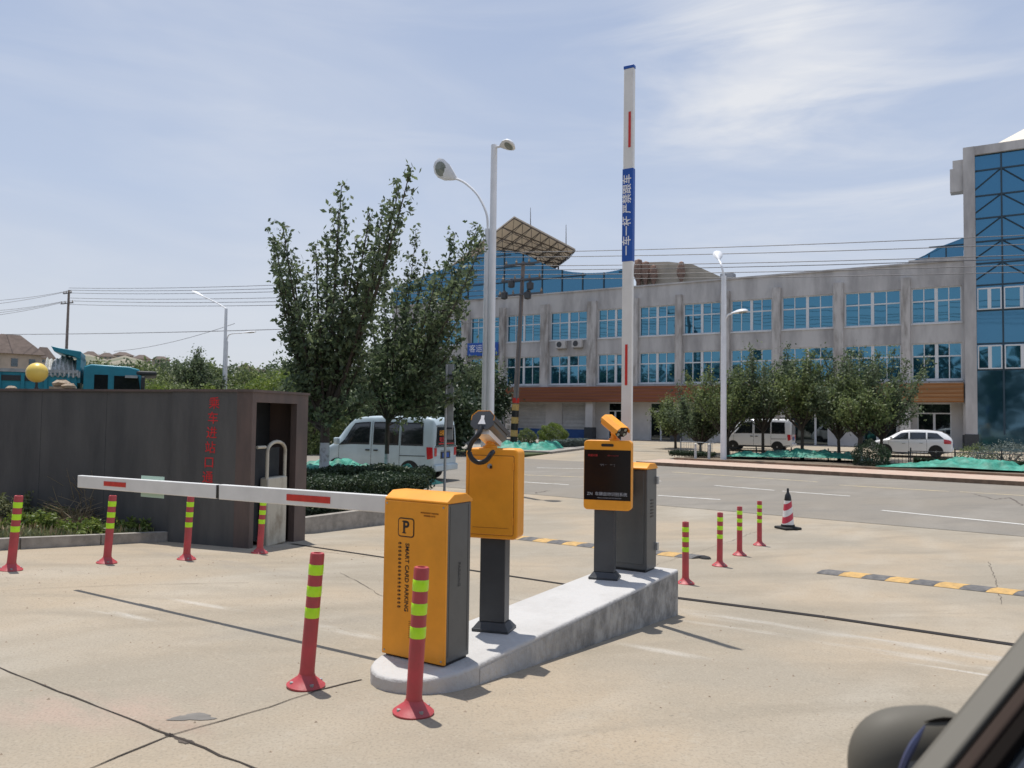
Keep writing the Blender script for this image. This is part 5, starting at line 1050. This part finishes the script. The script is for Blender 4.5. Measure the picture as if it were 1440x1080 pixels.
def sec(w0, w1, h0, h1, k=1.0): return [Rt*w0*k+nrm*h0, Rt*w1*k+nrm*h0, Rt*w1*k+nrm*h1, Rt*w0*k+nrm*h1]
loftp(MB(), a0, Tpp, [nrm*-.05, nrm*-.01+Rt*-.004, nrm*.012+Rt*.012, nrm*.012+Rt*.052, nrm*-.05+Rt*.052], [nrm*-.05, nrm*-.01+Rt*-.004, nrm*.012+Rt*.012, nrm*.012+Rt*.06, nrm*-.05+Rt*.06]).build('pillar', 'champ', car, bevel=.006, seg=3)
loftp(MB(), a0, Tpp, sec(.054, .060, -.04, .004), sec(.062, .068, -.04, .004)).build('pillar_groove', 'seal', car)
loftp(MB(), a0, Tpp, sec(.061, .082, -.04, .012), sec(.069, .092, -.04, .012)).build('windscreen_moulding', mat('brown_moulding', (.045, .032, .026), .85, spec=.08), car, bevel=.005, seg=3)
loftp(MB(), a0, Tpp, sec(.083, .105, -.04, .006), sec(.093, .115, -.04, .006)).build('window_seal', 'seal', car, bevel=.003)
loftp(MB(), a0+inn, Tpp+inn-Rt*.14, sec(-.09, .02, -.05, .012), sec(-.09, .02, -.05, .012)).build('pillar', 'champ', car)
b = MB()
def wf(s, t):
    p = (a0*(1-t)+Tpp*t)+Rt*(.100+(1.17-.12*t)*s); bow = math.sin(s*math.pi)*.09; return p-Rr*bow+nrm*(-.012)
b.grid(wf, 16, 8); b.build('windscreen', 'wsglass' if 'wsglass' in M else 'sidewin', car, smooth=True)
b = MB(); b.grid(lambda s, t: (Tpp+Rt*(.02+(1.3-.14)*s)+Rr*(1.5*t)+Vector((0, 0, .03*math.sin(s*math.pi)+.05*math.sin(t*math.pi)))), 12, 8); ro = b.build('roof', 'champ', car, smooth=True); so = ro.modifiers.new('s', 'SOLIDIFY'); so.thickness = .03
# lower body: hood, sides, rear, as one loft along the car
def low(s, t):
    L = -1.05+4.3*s; z0 = .30; hw = .70+.10*math.sin(min(1, s*1.15)*math.pi)**.3; zt_ = .66 if s < .03 else (.80+.17*min(1, (L+1.05)/1.05) if L < 0 else .98-.05*max(0, (L-2.2)))
    an = t*math.pi; yy = -math.cos(an); zz = math.sin(an); y = hw*math.copysign(abs(yy)**.35, yy); z = z0+(zt_-z0)*min(1, zz**.45) if zz > 0 else z0
    return (Bp+Rt*.67+Rr*L+Rt*y*1.0)*1.0+Vector((0, 0, z-Bp.z-.03))
b = MB(); b.grid(low, 40, 24); b.add([low(0, j/24) for j in range(25)], [tuple(range(25))]); b.add([low(1, j/24) for j in range(25)], [tuple(range(25))]); b.build('body', 'champ', car, smooth=True)
for sL, oth in ((-.25, 0), (2.45, 0), (-.25, 1), (2.45, 1)):
    c = Bp+Rr*sL+Rt*(-.08 if not oth else 1.42); b = MB(); axd = Rt*(1 if oth else -1); q = Vector((c.x, c.y, .32)); b.tube([q-axd*.2, q-axd*.0], .32, 24); b.build('wheel', 'tyre', car, smooth=True)
# rear pillars and side glass (never seen from here but real)
for oth in (0, 1):
    off = Rt*(1.24 if oth else 0.0); p0 = Bp+Rr*.15+off; p1 = Bp+Rr*2.4+off; q0 = Tpp+(Rt*(1.1 if oth else .03)); q1 = q0+Rr*1.45
    b = MB(); b.add([p0, p1, q1, q0], [(0, 1, 2, 3)]); b.build('side_window', 'sidewin', car)
# door mirror
mc = atu(1290, 1060, 1).copy(); dM = ray(1291, 1090); mc = Vector((0, 0, H))+dM*1.42
mir = MB(); 
cx_ = -dM.normalized(); mr_ = Vector((1, 0, 0)); mu_ = Vector((0, 0, 1))
def mf(s, t):
    a = s*2*math.pi; e = .78; ca, sa = math.cos(a), math.sin(a); ph = (t-.5)*math.pi; cp = max(0, math.cos(ph))**.6; x = math.copysign(abs(ca)**e, ca)*.122*cp; z = math.copysign(abs(sa)**e, sa)*.120*cp; y = math.sin(ph)*.06
    q = Vector((x, y, z)); return mc+(Matrix.Rotation(R_(-4), 3, 'Y') @ q)
mir.grid(mf, 40, 16); mo = mir.build('mirror', 'champ', car, smooth=True, angle=80)
b = MB(); b.tube([mf(.25-.02*k, .30+.015*k)+Vector((0, -.0015, .0015)) for k in range(5)], [.0005, .003, .0035, .003, .0005], 5); b.build('mirror_gap', 'seal', mo)
b = MB(); qq = [mc+Vector((.050+.030*math.sin(k/8*1.2), -.066, .025-.12*k/8)) for k in range(9)]
arc = [atu(1300-34*math.sin(k/8*1.25)**1.1, 1022+8*k, 1) for k in range(9)]
arc = [Vector((0, 0, H))+ray(1301-36*math.sin(k/8*1.35), 1020+9.5*k)*1.30 for k in range(9)]; b.tube(arc, [.001, .003, .005, .006, .006, .006, .006, .006, .006], 6); b.build('sail_edge', 'sail', mo, smooth=True)
MB().tube([mc+Vector((.03, .02, -.05)), Bp+Vector((.05, .05, -.04))], .035, 8).build('mirror_stalk', 'dkplastic', car)

# ================================================================= PLANTS
# big leaning tree group behind the pier
tA = G(455, 700); tA = Vector((tA.x, tA.y, -.33)); 
def tips(L, u0, seed, js=.7):
    rd = random.Random(seed); return [atu(x, y, u0+rd.uniform(-js, js)) for x, y in L]
TA = [(384, 330), (398, 318), (410, 368), (392, 400), (420, 440), (405, 470), (430, 400), (444, 345), (480, 262), (476, 300), (461, 335), (500, 345), (520, 300), (578, 235), (562, 262), (540, 290), (556, 320), (512, 395), (470, 420), (440, 480), (415, 520), (400, 545), (455, 500), (495, 470), (430, 560), (488, 380), (470, 560), (400, 575),  (385, 355), (450, 450), (510, 500), (535, 340), (500, 430), (440, 535), (520, 560), (468, 590)]
TB = [(672, 318), (655, 345), (640, 330), (625, 372), (600, 360), (585, 330), (612, 400), (640, 398), (655, 430), (630, 460), (590, 430), (560, 400), (575, 470), (610, 500), (545, 450), (530, 500), (560, 535), (600, 545), (648, 478), (520, 420), (540, 360), (500, 530), (575, 385), (640, 560), (610, 580), (660, 520), (580, 520), (545, 560), (615, 440), (662, 380), (590, 570), (540, 510), (505, 470), (635, 525), (682, 330)]
tree(tA, 1.9, .125, tips(TA, uv(tA)[0], 4, .9), 'large broadleaf tree with limewashed trunk behind the pier, left of van', 'broadleaf_tree', 'leaf', .145, 22, 14, .75, wash=1.15, rnd=11, spread=.06, clump=14, csig=.2, group='trees by the left verge')
tB = G(543, 690); tB = Vector((tB.x, tB.y, -.35))
tree(tB, 2.1, .068, tips(TB, uv(tB)[0], 5, .9), 'slimmer broadleaf tree with limewashed trunk standing before van side', 'broadleaf_tree', 'leaf', .145, 22, 14, .75, wash=.80, rnd=12, spread=.06, clump=14, csig=.2, group='trees by the left verge')
# low hedges under them
hz_ = -.33
hedge([W(10.0, -11.2, hz_), W(13.3, -11.0, hz_)], 1.3, .62, 'dark clipped hedge along the planter kerb right of the pier', dens=7000, lsize=.07)
hedge([W(12.2, -15.5, hz_), W(16.3, -12.8, hz_)], 1.0, .55, 'second dark hedge between the limewashed trees and the minivan', seed=6, dens=5000, lsize=.08)
# dense trees behind the van
spec = [(405, 30, 3.2, 2.4, 2.3), (470, 33, 4.0, 3.0, 3.2), (535, 34, 4.3, 3.0, 3.4), (600, 36, 4.2, 3.0, 3.2), (650, 38, 3.8, 2.6, 2.9), (440, 40, 4.2, 3.2, 3.2), (570, 42, 4.6, 3.4, 3.6), (676, 40, 3.0, 2.0, 2.4), (500, 27.5, 2.4, 2.2, 2.0), (625, 28, 2.2, 1.9, 1.9)]
labs = ['dense dark tree just right of the pier top', 'dense dark tree behind the large limewashed trunk', 'dense dark tree behind the middle of van roof', 'dense dark tree behind the rear of the van', 'dense dark tree behind the grey back of road sign', 'farther dark tree left of van roof', 'farther dark tree above the van middle', 'small dark tree just left of the tall lamp poles', 'low dark tree hanging over the van bonnet', 'low dark tree beside the van rear window']
for i, ((px, u, cz, rx, rz_), lab) in enumerate(zip(spec, labs)):
    p = foot(px, 600, u+8); cloud_tree(p, cz, rx, rz_, lab, 34, 'dense_tree', 'leafd' if i % 2 else 'leaf', seed=20+i, fork=1.0, r=.14, lsize=.24, twigs=16, per=14, clump=260, csig=.5, group='dense trees behind the van', twig_len=.9)
# left middle distance
cloud_tree(foot(270, 560, 40), 4.9, 1.6, 1.9, 'rounded dark green tree rising alone above the wall', 44, 'broadleaf_tree', 'leaf', seed=51, fork=2.0, r=.14, clump=150, csig=.35, lsize=.2, twigs=18, per=16, up=.5, twig_len=.7)
cloud_tree(foot(292, 560, 41), 4.2, 1.1, 1.2, 'smaller crown leaning on right of the lone rounded tree', 24, 'broadleaf_tree', 'leaf', clump=140, csig=.3, seed=52, fork=2.0, r=.1, lsize=.2, twigs=16, per=14, twig_len=.6)
cloud_tree(foot(213, 560, 46), 4.1, 2.0, 1.6, 'low bushy tree above the truck nose', 34, 'broadleaf_tree', 'leaf2', clump=160, csig=.4, seed=53, fork=1.0, r=.12, lsize=.22, twigs=16, per=14, twig_len=.7)
cloud_tree(foot(45, 540, 60), 5.4, 1.3, 1.7, 'small dark tree in front of the hillside villa', 24, 'broadleaf_tree', 'leaf', clump=120, csig=.35, seed=54, fork=2, r=.12, lsize=.25, twigs=14, per=14)
for i, (px, u, rx, h_, lf) in enumerate(((225, 34, 2.2, 2.5, 'leaf3'), (262, 33, 2.4, 2.4, 'leaf2'), (300, 34, 2.2, 2.35, 'leaf3'), (338, 33, 2.2, 2.3, 'leaf2'), (372, 34, 2.2, 2.7, 'leaf3'), (402, 33, 2.0, 2.9, 'leaf3'), (430, 31, 1.8, 2.5, 'leaf2'))):
    bush(foot(px, 560, u), rx*1.1, 1.6, h_*.82+.15, ['yellow green shrub at the truck nose above the wall', 'green shrub below the lone rounded tree', 'yellow green shrub left of the far street lamps', 'green shrub right of the far street lamps', 'tall yellow green shrub above the red writing', 'tall yellow green shrub above the pier', 'green shrub right behind the pier'][i], 11000, .18, lf, 'garden_shrub', 60+i, 'shrub', 'shrubs above the wall', loose=.3)
# right verge trees
RT = [(1023, 625, 41, 3.0, 1.6, 1.9, 18, 'leafs small tree at kerb end'), ]
rt = [(950, 47, 1.9, 1.1, .9, 'small pale green tree left of the fenced bed'), (985, 44, 2.2, 1.5, 1.2, 'low broad tree left of the two headed lamp'), (1024, 42, 3.5, 1.9, 1.4, 'forked tree just right of the two headed lamp'), (1073, 42.5, 4.0, 1.7, 1.6, 'tall tree whose trunk stands before the white van'), (1128, 42, 3.5, 1.4, 1.2, 'tree right of the white van rear'), (1180, 42, 3.7, 1.5, 1.7, 'tree standing left of the round dark bush'), (1209, 40.5, 2.5, 1.2, 1.3, 'tree with limewashed trunk beside the round dark bush'), (1240, 43, 3.8, 1.9, 1.7, 'tallest tree at right end of verge row')]
for i, (px, u, cz, rx, rz_, lab) in enumerate(rt):
    p = foot(px, 620, u); p.z = -.40 if u < 41.5 else gz(u)
    cloud_tree(p, cz+.25, rx*1.3, rz_*1.12, lab, 34, 'roadside_tree', 'leaf2' if i % 2 == 0 else 'leaf', seed=80+i, fork=[.9, .6, 1.3, 1.7, 1.9, 1.4, 1.6, 1.4][i], r=.085 if i != 6 else .12, wash=.75 if i in (6,) else 0, lsize=.14, twigs=18, per=15, clump=70, csig=.26, group='trees along the right verge', up=.45, twig_len=.6)
bush(foot(1225, 640, 38.9), .78, .78, .72, 'round dark clipped bush beside the limewashed trunk', 9000, .06, 'leafd', 'round_bush', 5)
# forecourt left bed: bushes
bush(foot(778, 622, 46), .95, .9, .85, 'large round light green bush beside the utility pole', 11000, .08, 'leaf3', 'round_bush', 6, group='round bushes on the forecourt'); bush(foot(741, 622, 46), .65, .6, .62, 'smaller round green bush between pole and larger bush', 6000, .07, 'leaf2', 'round_bush', 7, group='round bushes on the forecourt')
hp = [foot(x, 630, u) for x, u in ((778, 43), (800, 44), (826, 46))]; hedge(hp, .8, .5, 'low grey green hedge right of the round bushes', 'leafg', 5000, .09, 'low_hedge', 8)
hedge([foot(x, 660, 40.3)+Vector((0, 0, .12)) for x in (945, 1002)], 1.2, .22, 'low dark ground hedge behind the pavement end', 'leafd', 4000, .08, 'low_hedge', 9)
hedge([foot(x, 660, 41.0)+Vector((0, 0, .12)) for x in (1285, 1500)], .5, .22, 'thin low hedge behind the green netting at right', 'leafd', 3000, .08, 'low_hedge', 10)
bush(foot(1418, 640, 43.5), 1.3, .7, .55, 'loose flowering shrub at right edge before glass tower', 3500, .08, 'leafg', 'garden_shrub', 11, 'shrub', loose=.7); bush(foot(1375, 640, 44), .8, .5, .45, 'small loose shrub left of the flowering one', 2200, .08, 'leaf2', 'garden_shrub', 12, 'shrub', loose=.7)
# green netting sheets
def net(name, p0, p1, depth, label, amp=.16, z0=None, seed=1, mound=.2):
    p0 = Vector(p0); p1 = Vector(p1); d = p1-p0; nn = Vector((-d.y, d.x, 0)).normalized()
    if nn.dot(U) < 0: nn = -nn
    rd = np.random.default_rng(seed); ph = rd.random(12)*6; b = MB(); ln = d.length; n = max(20, int(ln*9))
    def f(s, t):
        x = s*ln; z = amp*(.55+.3*math.sin(x*1.7+ph[0]+t*3)+.22*math.sin(x*4.3+ph[1]-t*5)+.14*math.sin(x*9.1+ph[2]+t*9)+.12*math.sin(t*14+ph[3]+x*2)+.08*math.sin(x*17+t*21+ph[4])+.9*mnoise.turbulence(Vector((x*1.6, t*depth*1.6, seed*7.3)), 4, True)-.5); e = min(1, 6*s, 6*(1-s), 5*t, 5*(1-t)); p = p0+d*s+nn*depth*(t+.05*math.sin(x*2.1+ph[5])); return Vector((p.x, p.y, p.z+max(0, z)*e+mound*math.sin(math.pi*min(1, t*.9+.05))**.6*min(1, 6*s, 6*(1-s))*(.8+.25*math.sin(x*1.1+ph[6]))+.01))
    b.grid(f, n, 26); o = b.build(name, 'net', None, smooth=True, angle=180); return tag(o, label, 'netting', 'green ground netting')
net('ground_net', G(1016, 648)+Vector((0, 0, .2)), G(1225, 655)+Vector((0, 0, .2)), 2.6, 'crumpled green netting under the trees by white van', .22, seed=3, mound=.25)
net('ground_net', W(37.7, -5.2, -.36), W(37.5, 12, -.36), 2.4, 'crumpled green netting along the bed before hatchback', .22, seed=4, mound=.27)
net('ground_net', foot(668, 625, 40.5)+Vector((0, 0, .05)), foot(772, 625, 40.5)+Vector((0, 0, .05)), 3.2, 'crumpled green netting left of the low grey hedge', .4, seed=5)
net('ground_net', W(14.3, -17.6, -.30), W(14.9, -12.9, -.30), 2.6, 'crumpled green netting around the large limewashed trunk', .35, seed=6, mound=.32)
# forecourt bed of the left side of the entrance
b = MB(); q = [foot(x, 640, u) for x, u in ((560, 39.6), (775, 39.8), (832, 44.5), (835, 49), (700, 50), (560, 50))]
b.add([(p.x, p.y, -.7) for p in q]+[(p.x, p.y, p.z+.12) for p in q], [tuple(range(6, 12))]+[(i, (i+1) % 6, 6+(i+1) % 6, 6+i) for i in range(6)]); struct(b.build('planting_bed', 'kerb'))
# fences
def railing(p0, p1, h, label, m='dkplastic', gap=.16, name='railing', post=1.8):
    p0, p1 = Vector(p0), Vector(p1); t = thing(name, label, 'railing', p0); d = p1-p0; ln = d.length; e = d/ln; b = MB()
    for k in range(int(ln/post)+1): q = e*k*post; b.tube([q, q+Vector((0, 0, h+.05))], .03, 6)
    b.build('posts', m, t); b = MB()
    for z in (.1*h, .86*h): b.tube([Vector((0, 0, z)), d+Vector((0, 0, z))], .02, 5)
    b.build('rails', m, t); b = MB()
    for k in range(int(ln/gap)): q = e*(k+.5)*gap; b.tube([q+Vector((0, 0, .1*h)), q+Vector((0, 0, .86*h))], .009, 4, caps=False)
    b.build('pickets', m, t); return t
railing(W(41.9, -13.2, -.42), W(41.2, -4.2, -.42), .62, 'dark iron railing in front of the parked white van'); railing(W(41.2, -4.15, -.42), W(40.9, 9, -.42), .78, 'dark iron railing in front of hatchback and glass tower')
railing(foot(957, 640, 41.0)+Vector((0, 0, .1)), foot(1006, 640, 40.6)+Vector((0, 0, .1)), .85, 'pale grey railing left of the two headed lamp', 'steel', .14)
for i, (px, u, lab) in enumerate(((978, 38.6, 'left short white post in the dark ground hedge'), (997, 38.6, 'right short white post in the dark ground hedge'))):
    p = foot(px, 640, u); o = MB().tube([(0, 0, 0), (0, 0, .75)], [.07, .055], 8).lathe([(.055, .75), (.075, .77), (.001, .82)], 8).build('white_post', 'lwash', None, smooth=True); o.location = p+Vector((0, 0, .12)); tag(o, lab, 'post', 'short white posts')
# sign seen from behind
p = foot(625, 690, 17.0); t = thing('road_sign', 'grey back of a tall narrow road sign beside van rear', 'road sign', (p.x, p.y, -.34), RZ+.25)
MB().tube([(0, 0, -.2), (0, 0, 3.0)], .035, 10).build('sign_post', 'steel', t, smooth=True)
zt_ = atu(625, 512, 17.0).z+.34; zb3 = atu(625, 618, 17.0).z+.34
MB().box(-.05, .19, .04, .07, zb3, zt_).build('sign_panel', 'steel', t, bevel=.004)
b = MB()
for z in (zb3+.3, (zb3+zt_)/2, zt_-.3): b.box(-.08, .18, -.005, .04, z-.025, z+.025)
b.build('clamps', 'dgrey', t); MB().tube([(0, 0, 3.0), (0, 0, zt_-.02)], .035, 10).build('sign_post', 'steel', t)
# vertical shop board by the left columns
p = foot(715, 600, 57.0); t = thing('vertical_signboard', 'tall white board with dark characters left of utility pole', 'sign', (p.x, p.y, gz(57)), RZ)
MB().box(-.33, .33, 0, .08, .1, 3.0).build('board', 'panel', t, bevel=.01)
for k, ch in enumerate('长途客运'): text(ch, .42, 'blackmark', t, (0, -.004, 2.3-k*.5))
# weeds in the left bed
def weeds(n, area, hmin, hmax, m, name, label, seed, lean=.3, wid=.012, kind='stuff', tuft=None):
    rd = random.Random(seed); b = MB()
    for k in range(n):
        u, v = area(rd); z = gz(u)+.09; p = W(u, v, z); a = rd.uniform(0, 6.28); h_ = rd.uniform(hmin, hmax); ln = rd.gauss(0, lean)*h_; d = Vector((math.cos(a), math.sin(a), 0)); q = p+d*ln*.4+Vector((0, 0, h_*.6)); e = p+d*ln+Vector((0, 0, h_)); s = Vector((-d.y, d.x, 0))*wid*rd.uniform(.5, 1.3)
        b.add([p-s, p+s, q+s*.8, q-s*.8, e], [(0, 1, 2, 3), (3, 2, 4)])
    o = b.build(name, m); 
    if kind: o['kind'] = kind
    return o
weeds(9000, lambda r: (r.uniform(0, 7.1), BV-.2-abs(r.gauss(0, .9))), .03, .12, 'weed', 'grass', None, 3)
weeds(3500, lambda r: (r.uniform(1, 7.0), BV-.3-r.random()*2.5), .03, .16, 'straw', 'dry_grass', None, 4)
def shrublet(px, py, r, h_, lf, label, n=900, seed=1, ls=.055, name='weed_plant'):
    p = G(px, py); p.z = gz(uv(p)[0])+.08; rg = np.random.default_rng(seed); t = thing(name, label, 'plant', p, 0, 'weeds in the left bed'); b = MB(); cs = []
    for k in range(26):
        a = rg.random()*6.28; l = h_*(.5+.6*rg.random()); d = Vector((math.cos(a)*r*rg.random()*1.3, math.sin(a)*r*rg.random()*1.3, l)); b.tube([(0, 0, -.02), d*.5+Vector((0, 0, .03)), d], [.006, .004, .002], 3, caps=False)
        for q in range(n//26): w = .25+.75*rg.random(); cs.append(tuple(d*w+Vector((rg.normal()*.03, rg.normal()*.03, rg.normal()*.03))))
    b.build('stems', 'straw' if lf is None else 'bark', t)
    if lf: leaf_obj('foliage', cs, ls, lf, t)
    return t
for i, (px, py, r, h_, lf, lab) in enumerate(((205, 742, .25, .38, 'weed', 'upright leafy weed in bed before dark wall'), (30, 745, .45, .42, 'weed', 'bushy weed behind the leaning left guide post'), (95, 748, .4, .3, 'weed', 'low weed patch between the two left guide posts'), (60, 735, .4, .4, 'leaf3', 'pale weed clump farther back in the left bed'), (170, 752, .3, .22, 'weed', 'small weed right of the dry grass clump'), (240, 750, .25, .2, 'weed', 'small weed near the end of the bed kerb'), (5, 728, .5, .5, 'leaf3', 'pale weed clump at the left photo edge'), (45, 757, .35, .22, 'leaf3', 'low pale weed at the kerb right of leaning guide post'), (72, 728, .45, .45, 'weed', 'tall leafy weed between leaning post and dry grass'), (118, 762, .3, .18, 'leaf3', 'low pale weed at the kerb before dry grass'), (192, 757, .3, .2, 'leaf3', 'low pale weed at the kerb below upright weed'), (150, 738, .4, .3, 'weed', 'leafy weed growing right behind dry grass'))):
    shrublet(px, py, r, h_, lf, lab, 2000, i+1)
def drygrass(px, py, r, h_, label, seed):
    p = G(px, py); p.z = gz(uv(p)[0])+.08; rd = random.Random(seed); t = thing('dry_grass_clump', label, 'plant', p); b = MB()
    for k in range(420):
        a = rd.uniform(0, 6.28); l = h_*rd.uniform(.15, 1.1)*(1 if rd.random() < .35 else .6); rr = r*rd.random()**.7; s = Vector((math.cos(a), math.sin(a), 0)); o = s*rr*.35; e = s*rr*1.3+Vector((0, 0, l)); b.tube([o, o.lerp(e, .5)+Vector((rd.gauss(0, .06), rd.gauss(0, .06), l*.12)), e+Vector((rd.gauss(0, .10), rd.gauss(0, .10), -abs(rd.gauss(0, .08))))], [.005, .004, .002], 3, caps=False)
    b.build('stalks', 'straw', t); return t
drygrass(128, 748, .55, .9, 'tall dry straw coloured grass clump before the dark wall', 4); drygrass(108, 752, .4, .42, 'shorter dry grass clump left of the tall one', 5)
rd = random.Random(77); b = MB()
for k in range(900):
    u = rd.uniform(.6, 9); v = rd.uniform(-8.3, 1.5) if rd.random() < .7 else rd.gauss(-8.0, .5)
    if -3.35 < v < -2.65 and 3.3 < u < 7.3: continue
    q = W(u, v, gz(u)); q_ = rd.uniform(.003, .009)*(1 if rd.random() < .93 else 1.8); a = rd.uniform(0, 3)
    ring = [q+Vector((math.cos(a+t)*q_*rd.uniform(.7, 1.4), math.sin(a+t)*q_*rd.uniform(.7, 1.4), 0)) for t in (0, 1.25, 2.5, 3.75, 5.0)]
    b.add(ring+[q+Vector((0, 0, q_*.9))], [(i, (i+1) % 5, 5) for i in range(5)])
o = b.build('grit', 'rock'); o['kind'] = 'stuff'
# far villas on the hillside
def villa(px, py_base, py_top, wpx, dist, label, seed=0, name='villa'):
    d = ray(px, py_base); d2 = Vector((d.x, d.y, 0)).normalized(); az = math.atan2(d.x, d.y); sc = dist/d.y; base = Vector((0, 0, H))+d*sc; top = H+ray(px, py_top).z*sc; w = wpx/F*dist; h = (top-base.z)
    t = thing(name, label, 'house', base, -az+random.Random(seed).uniform(-.35, .35), 'villas on the far hillside'); wh = h*(.62 if w > 4.8 else .5)
    MB().box(-w/2, w/2, -w*.35, w*.35, -5, wh).build('wall', 'villa', t); b = MB(); e = w*.09
    b.add([(-w/2-e, -w*.35-e, wh), (w/2+e, -w*.35-e, wh), (w/2+e, w*.35+e, wh), (-w/2-e, w*.35+e, wh), (-w*.18, 0, h), (w*.18, 0, h)], [(0, 1, 5, 4), (1, 2, 5), (2, 3, 4, 5), (3, 0, 4), (3, 2, 1, 0)]); b.build('roof', 'villaroof', t)
    b = MB(); ww = w*.12
    for k in range(3):
        for z in (wh*.15, wh*.62): x = -w*.33+k*w*.33; MB().box(x-ww/2, x+ww/2, -w*.35-.06, -w*.35+.02, z, z+wh*.24).build('window', 'darkglass', t)
    return t
V_ = [(12, 545, 470, 66, 95, 'large pale villa with brown hip roof at left photo edge'), (150, 508, 496, 19, 230, 'small villa on ridge left of the others'), (172, 509, 495, 24, 240, 'second small ridge villa from left'), (127, 507, 494, 20, 235, 'ridge villa right above the truck canopy'), (199, 511, 499, 21, 238, 'fourth small ridge villa from left'), (226, 512, 501, 22, 232, 'ridge villa left of the lone rounded tree'), (344, 527, 512, 19, 205, 'villa with raised turret roof right of the street lamps'), (366, 529, 519, 26, 210, 'villa with low roof right of the turret villa'), (311, 528, 517, 22, 212, 'villa seen right behind the street lamp poles'), (394, 529, 518, 22, 205, 'villa half hidden left of the big tree'), (60, 520, 488, 26, 160, 'plain villa behind the ball lamp')]
for i, a in enumerate(V_): villa(*a, seed=i)
fl = [(118, 95, 516, 'left'), (146, 100, 514, ''), (178, 98, 515, ''), (205, 92, 516, ''), (236, 95, 512, ''), (296, 90, 517, ''), (328, 96, 519, ''), (352, 92, 522, ''), (384, 95, 520, ''), (410, 88, 518, '')]
fn = ['far tree mass just above the truck cab roof', 'far tree mass second from left behind the truck', 'far tree mass above the truck nose', 'far tree mass right of the truck nose', 'far tree mass left of the lone rounded tree', 'far tree mass right of the lone rounded tree', 'far tree mass behind the left street lamps', 'far tree mass right of the left street lamps', 'far tree mass above the pier top', 'far tree mass behind the left edge of big tree']
for k, (px, dist, ytop, _) in enumerate(fl):
    d = ray(px, 560); b_ = Vector((d.x/d.y*dist, dist, 0)); b_.z = gz(b_.dot(U)); top_ = H+ray(px, ytop).z/ray(px, ytop).y*dist; hh = (top_-b_.z)
    bush(b_, 3.4+.5*math.sin(k*2.1), 2.5, hh*.57, fn[k], 5200, .42, 'leaf2' if k % 2 else 'leaf', 'far_tree', 90+k, 'tree', 'far trees below the hillside', loose=.35)
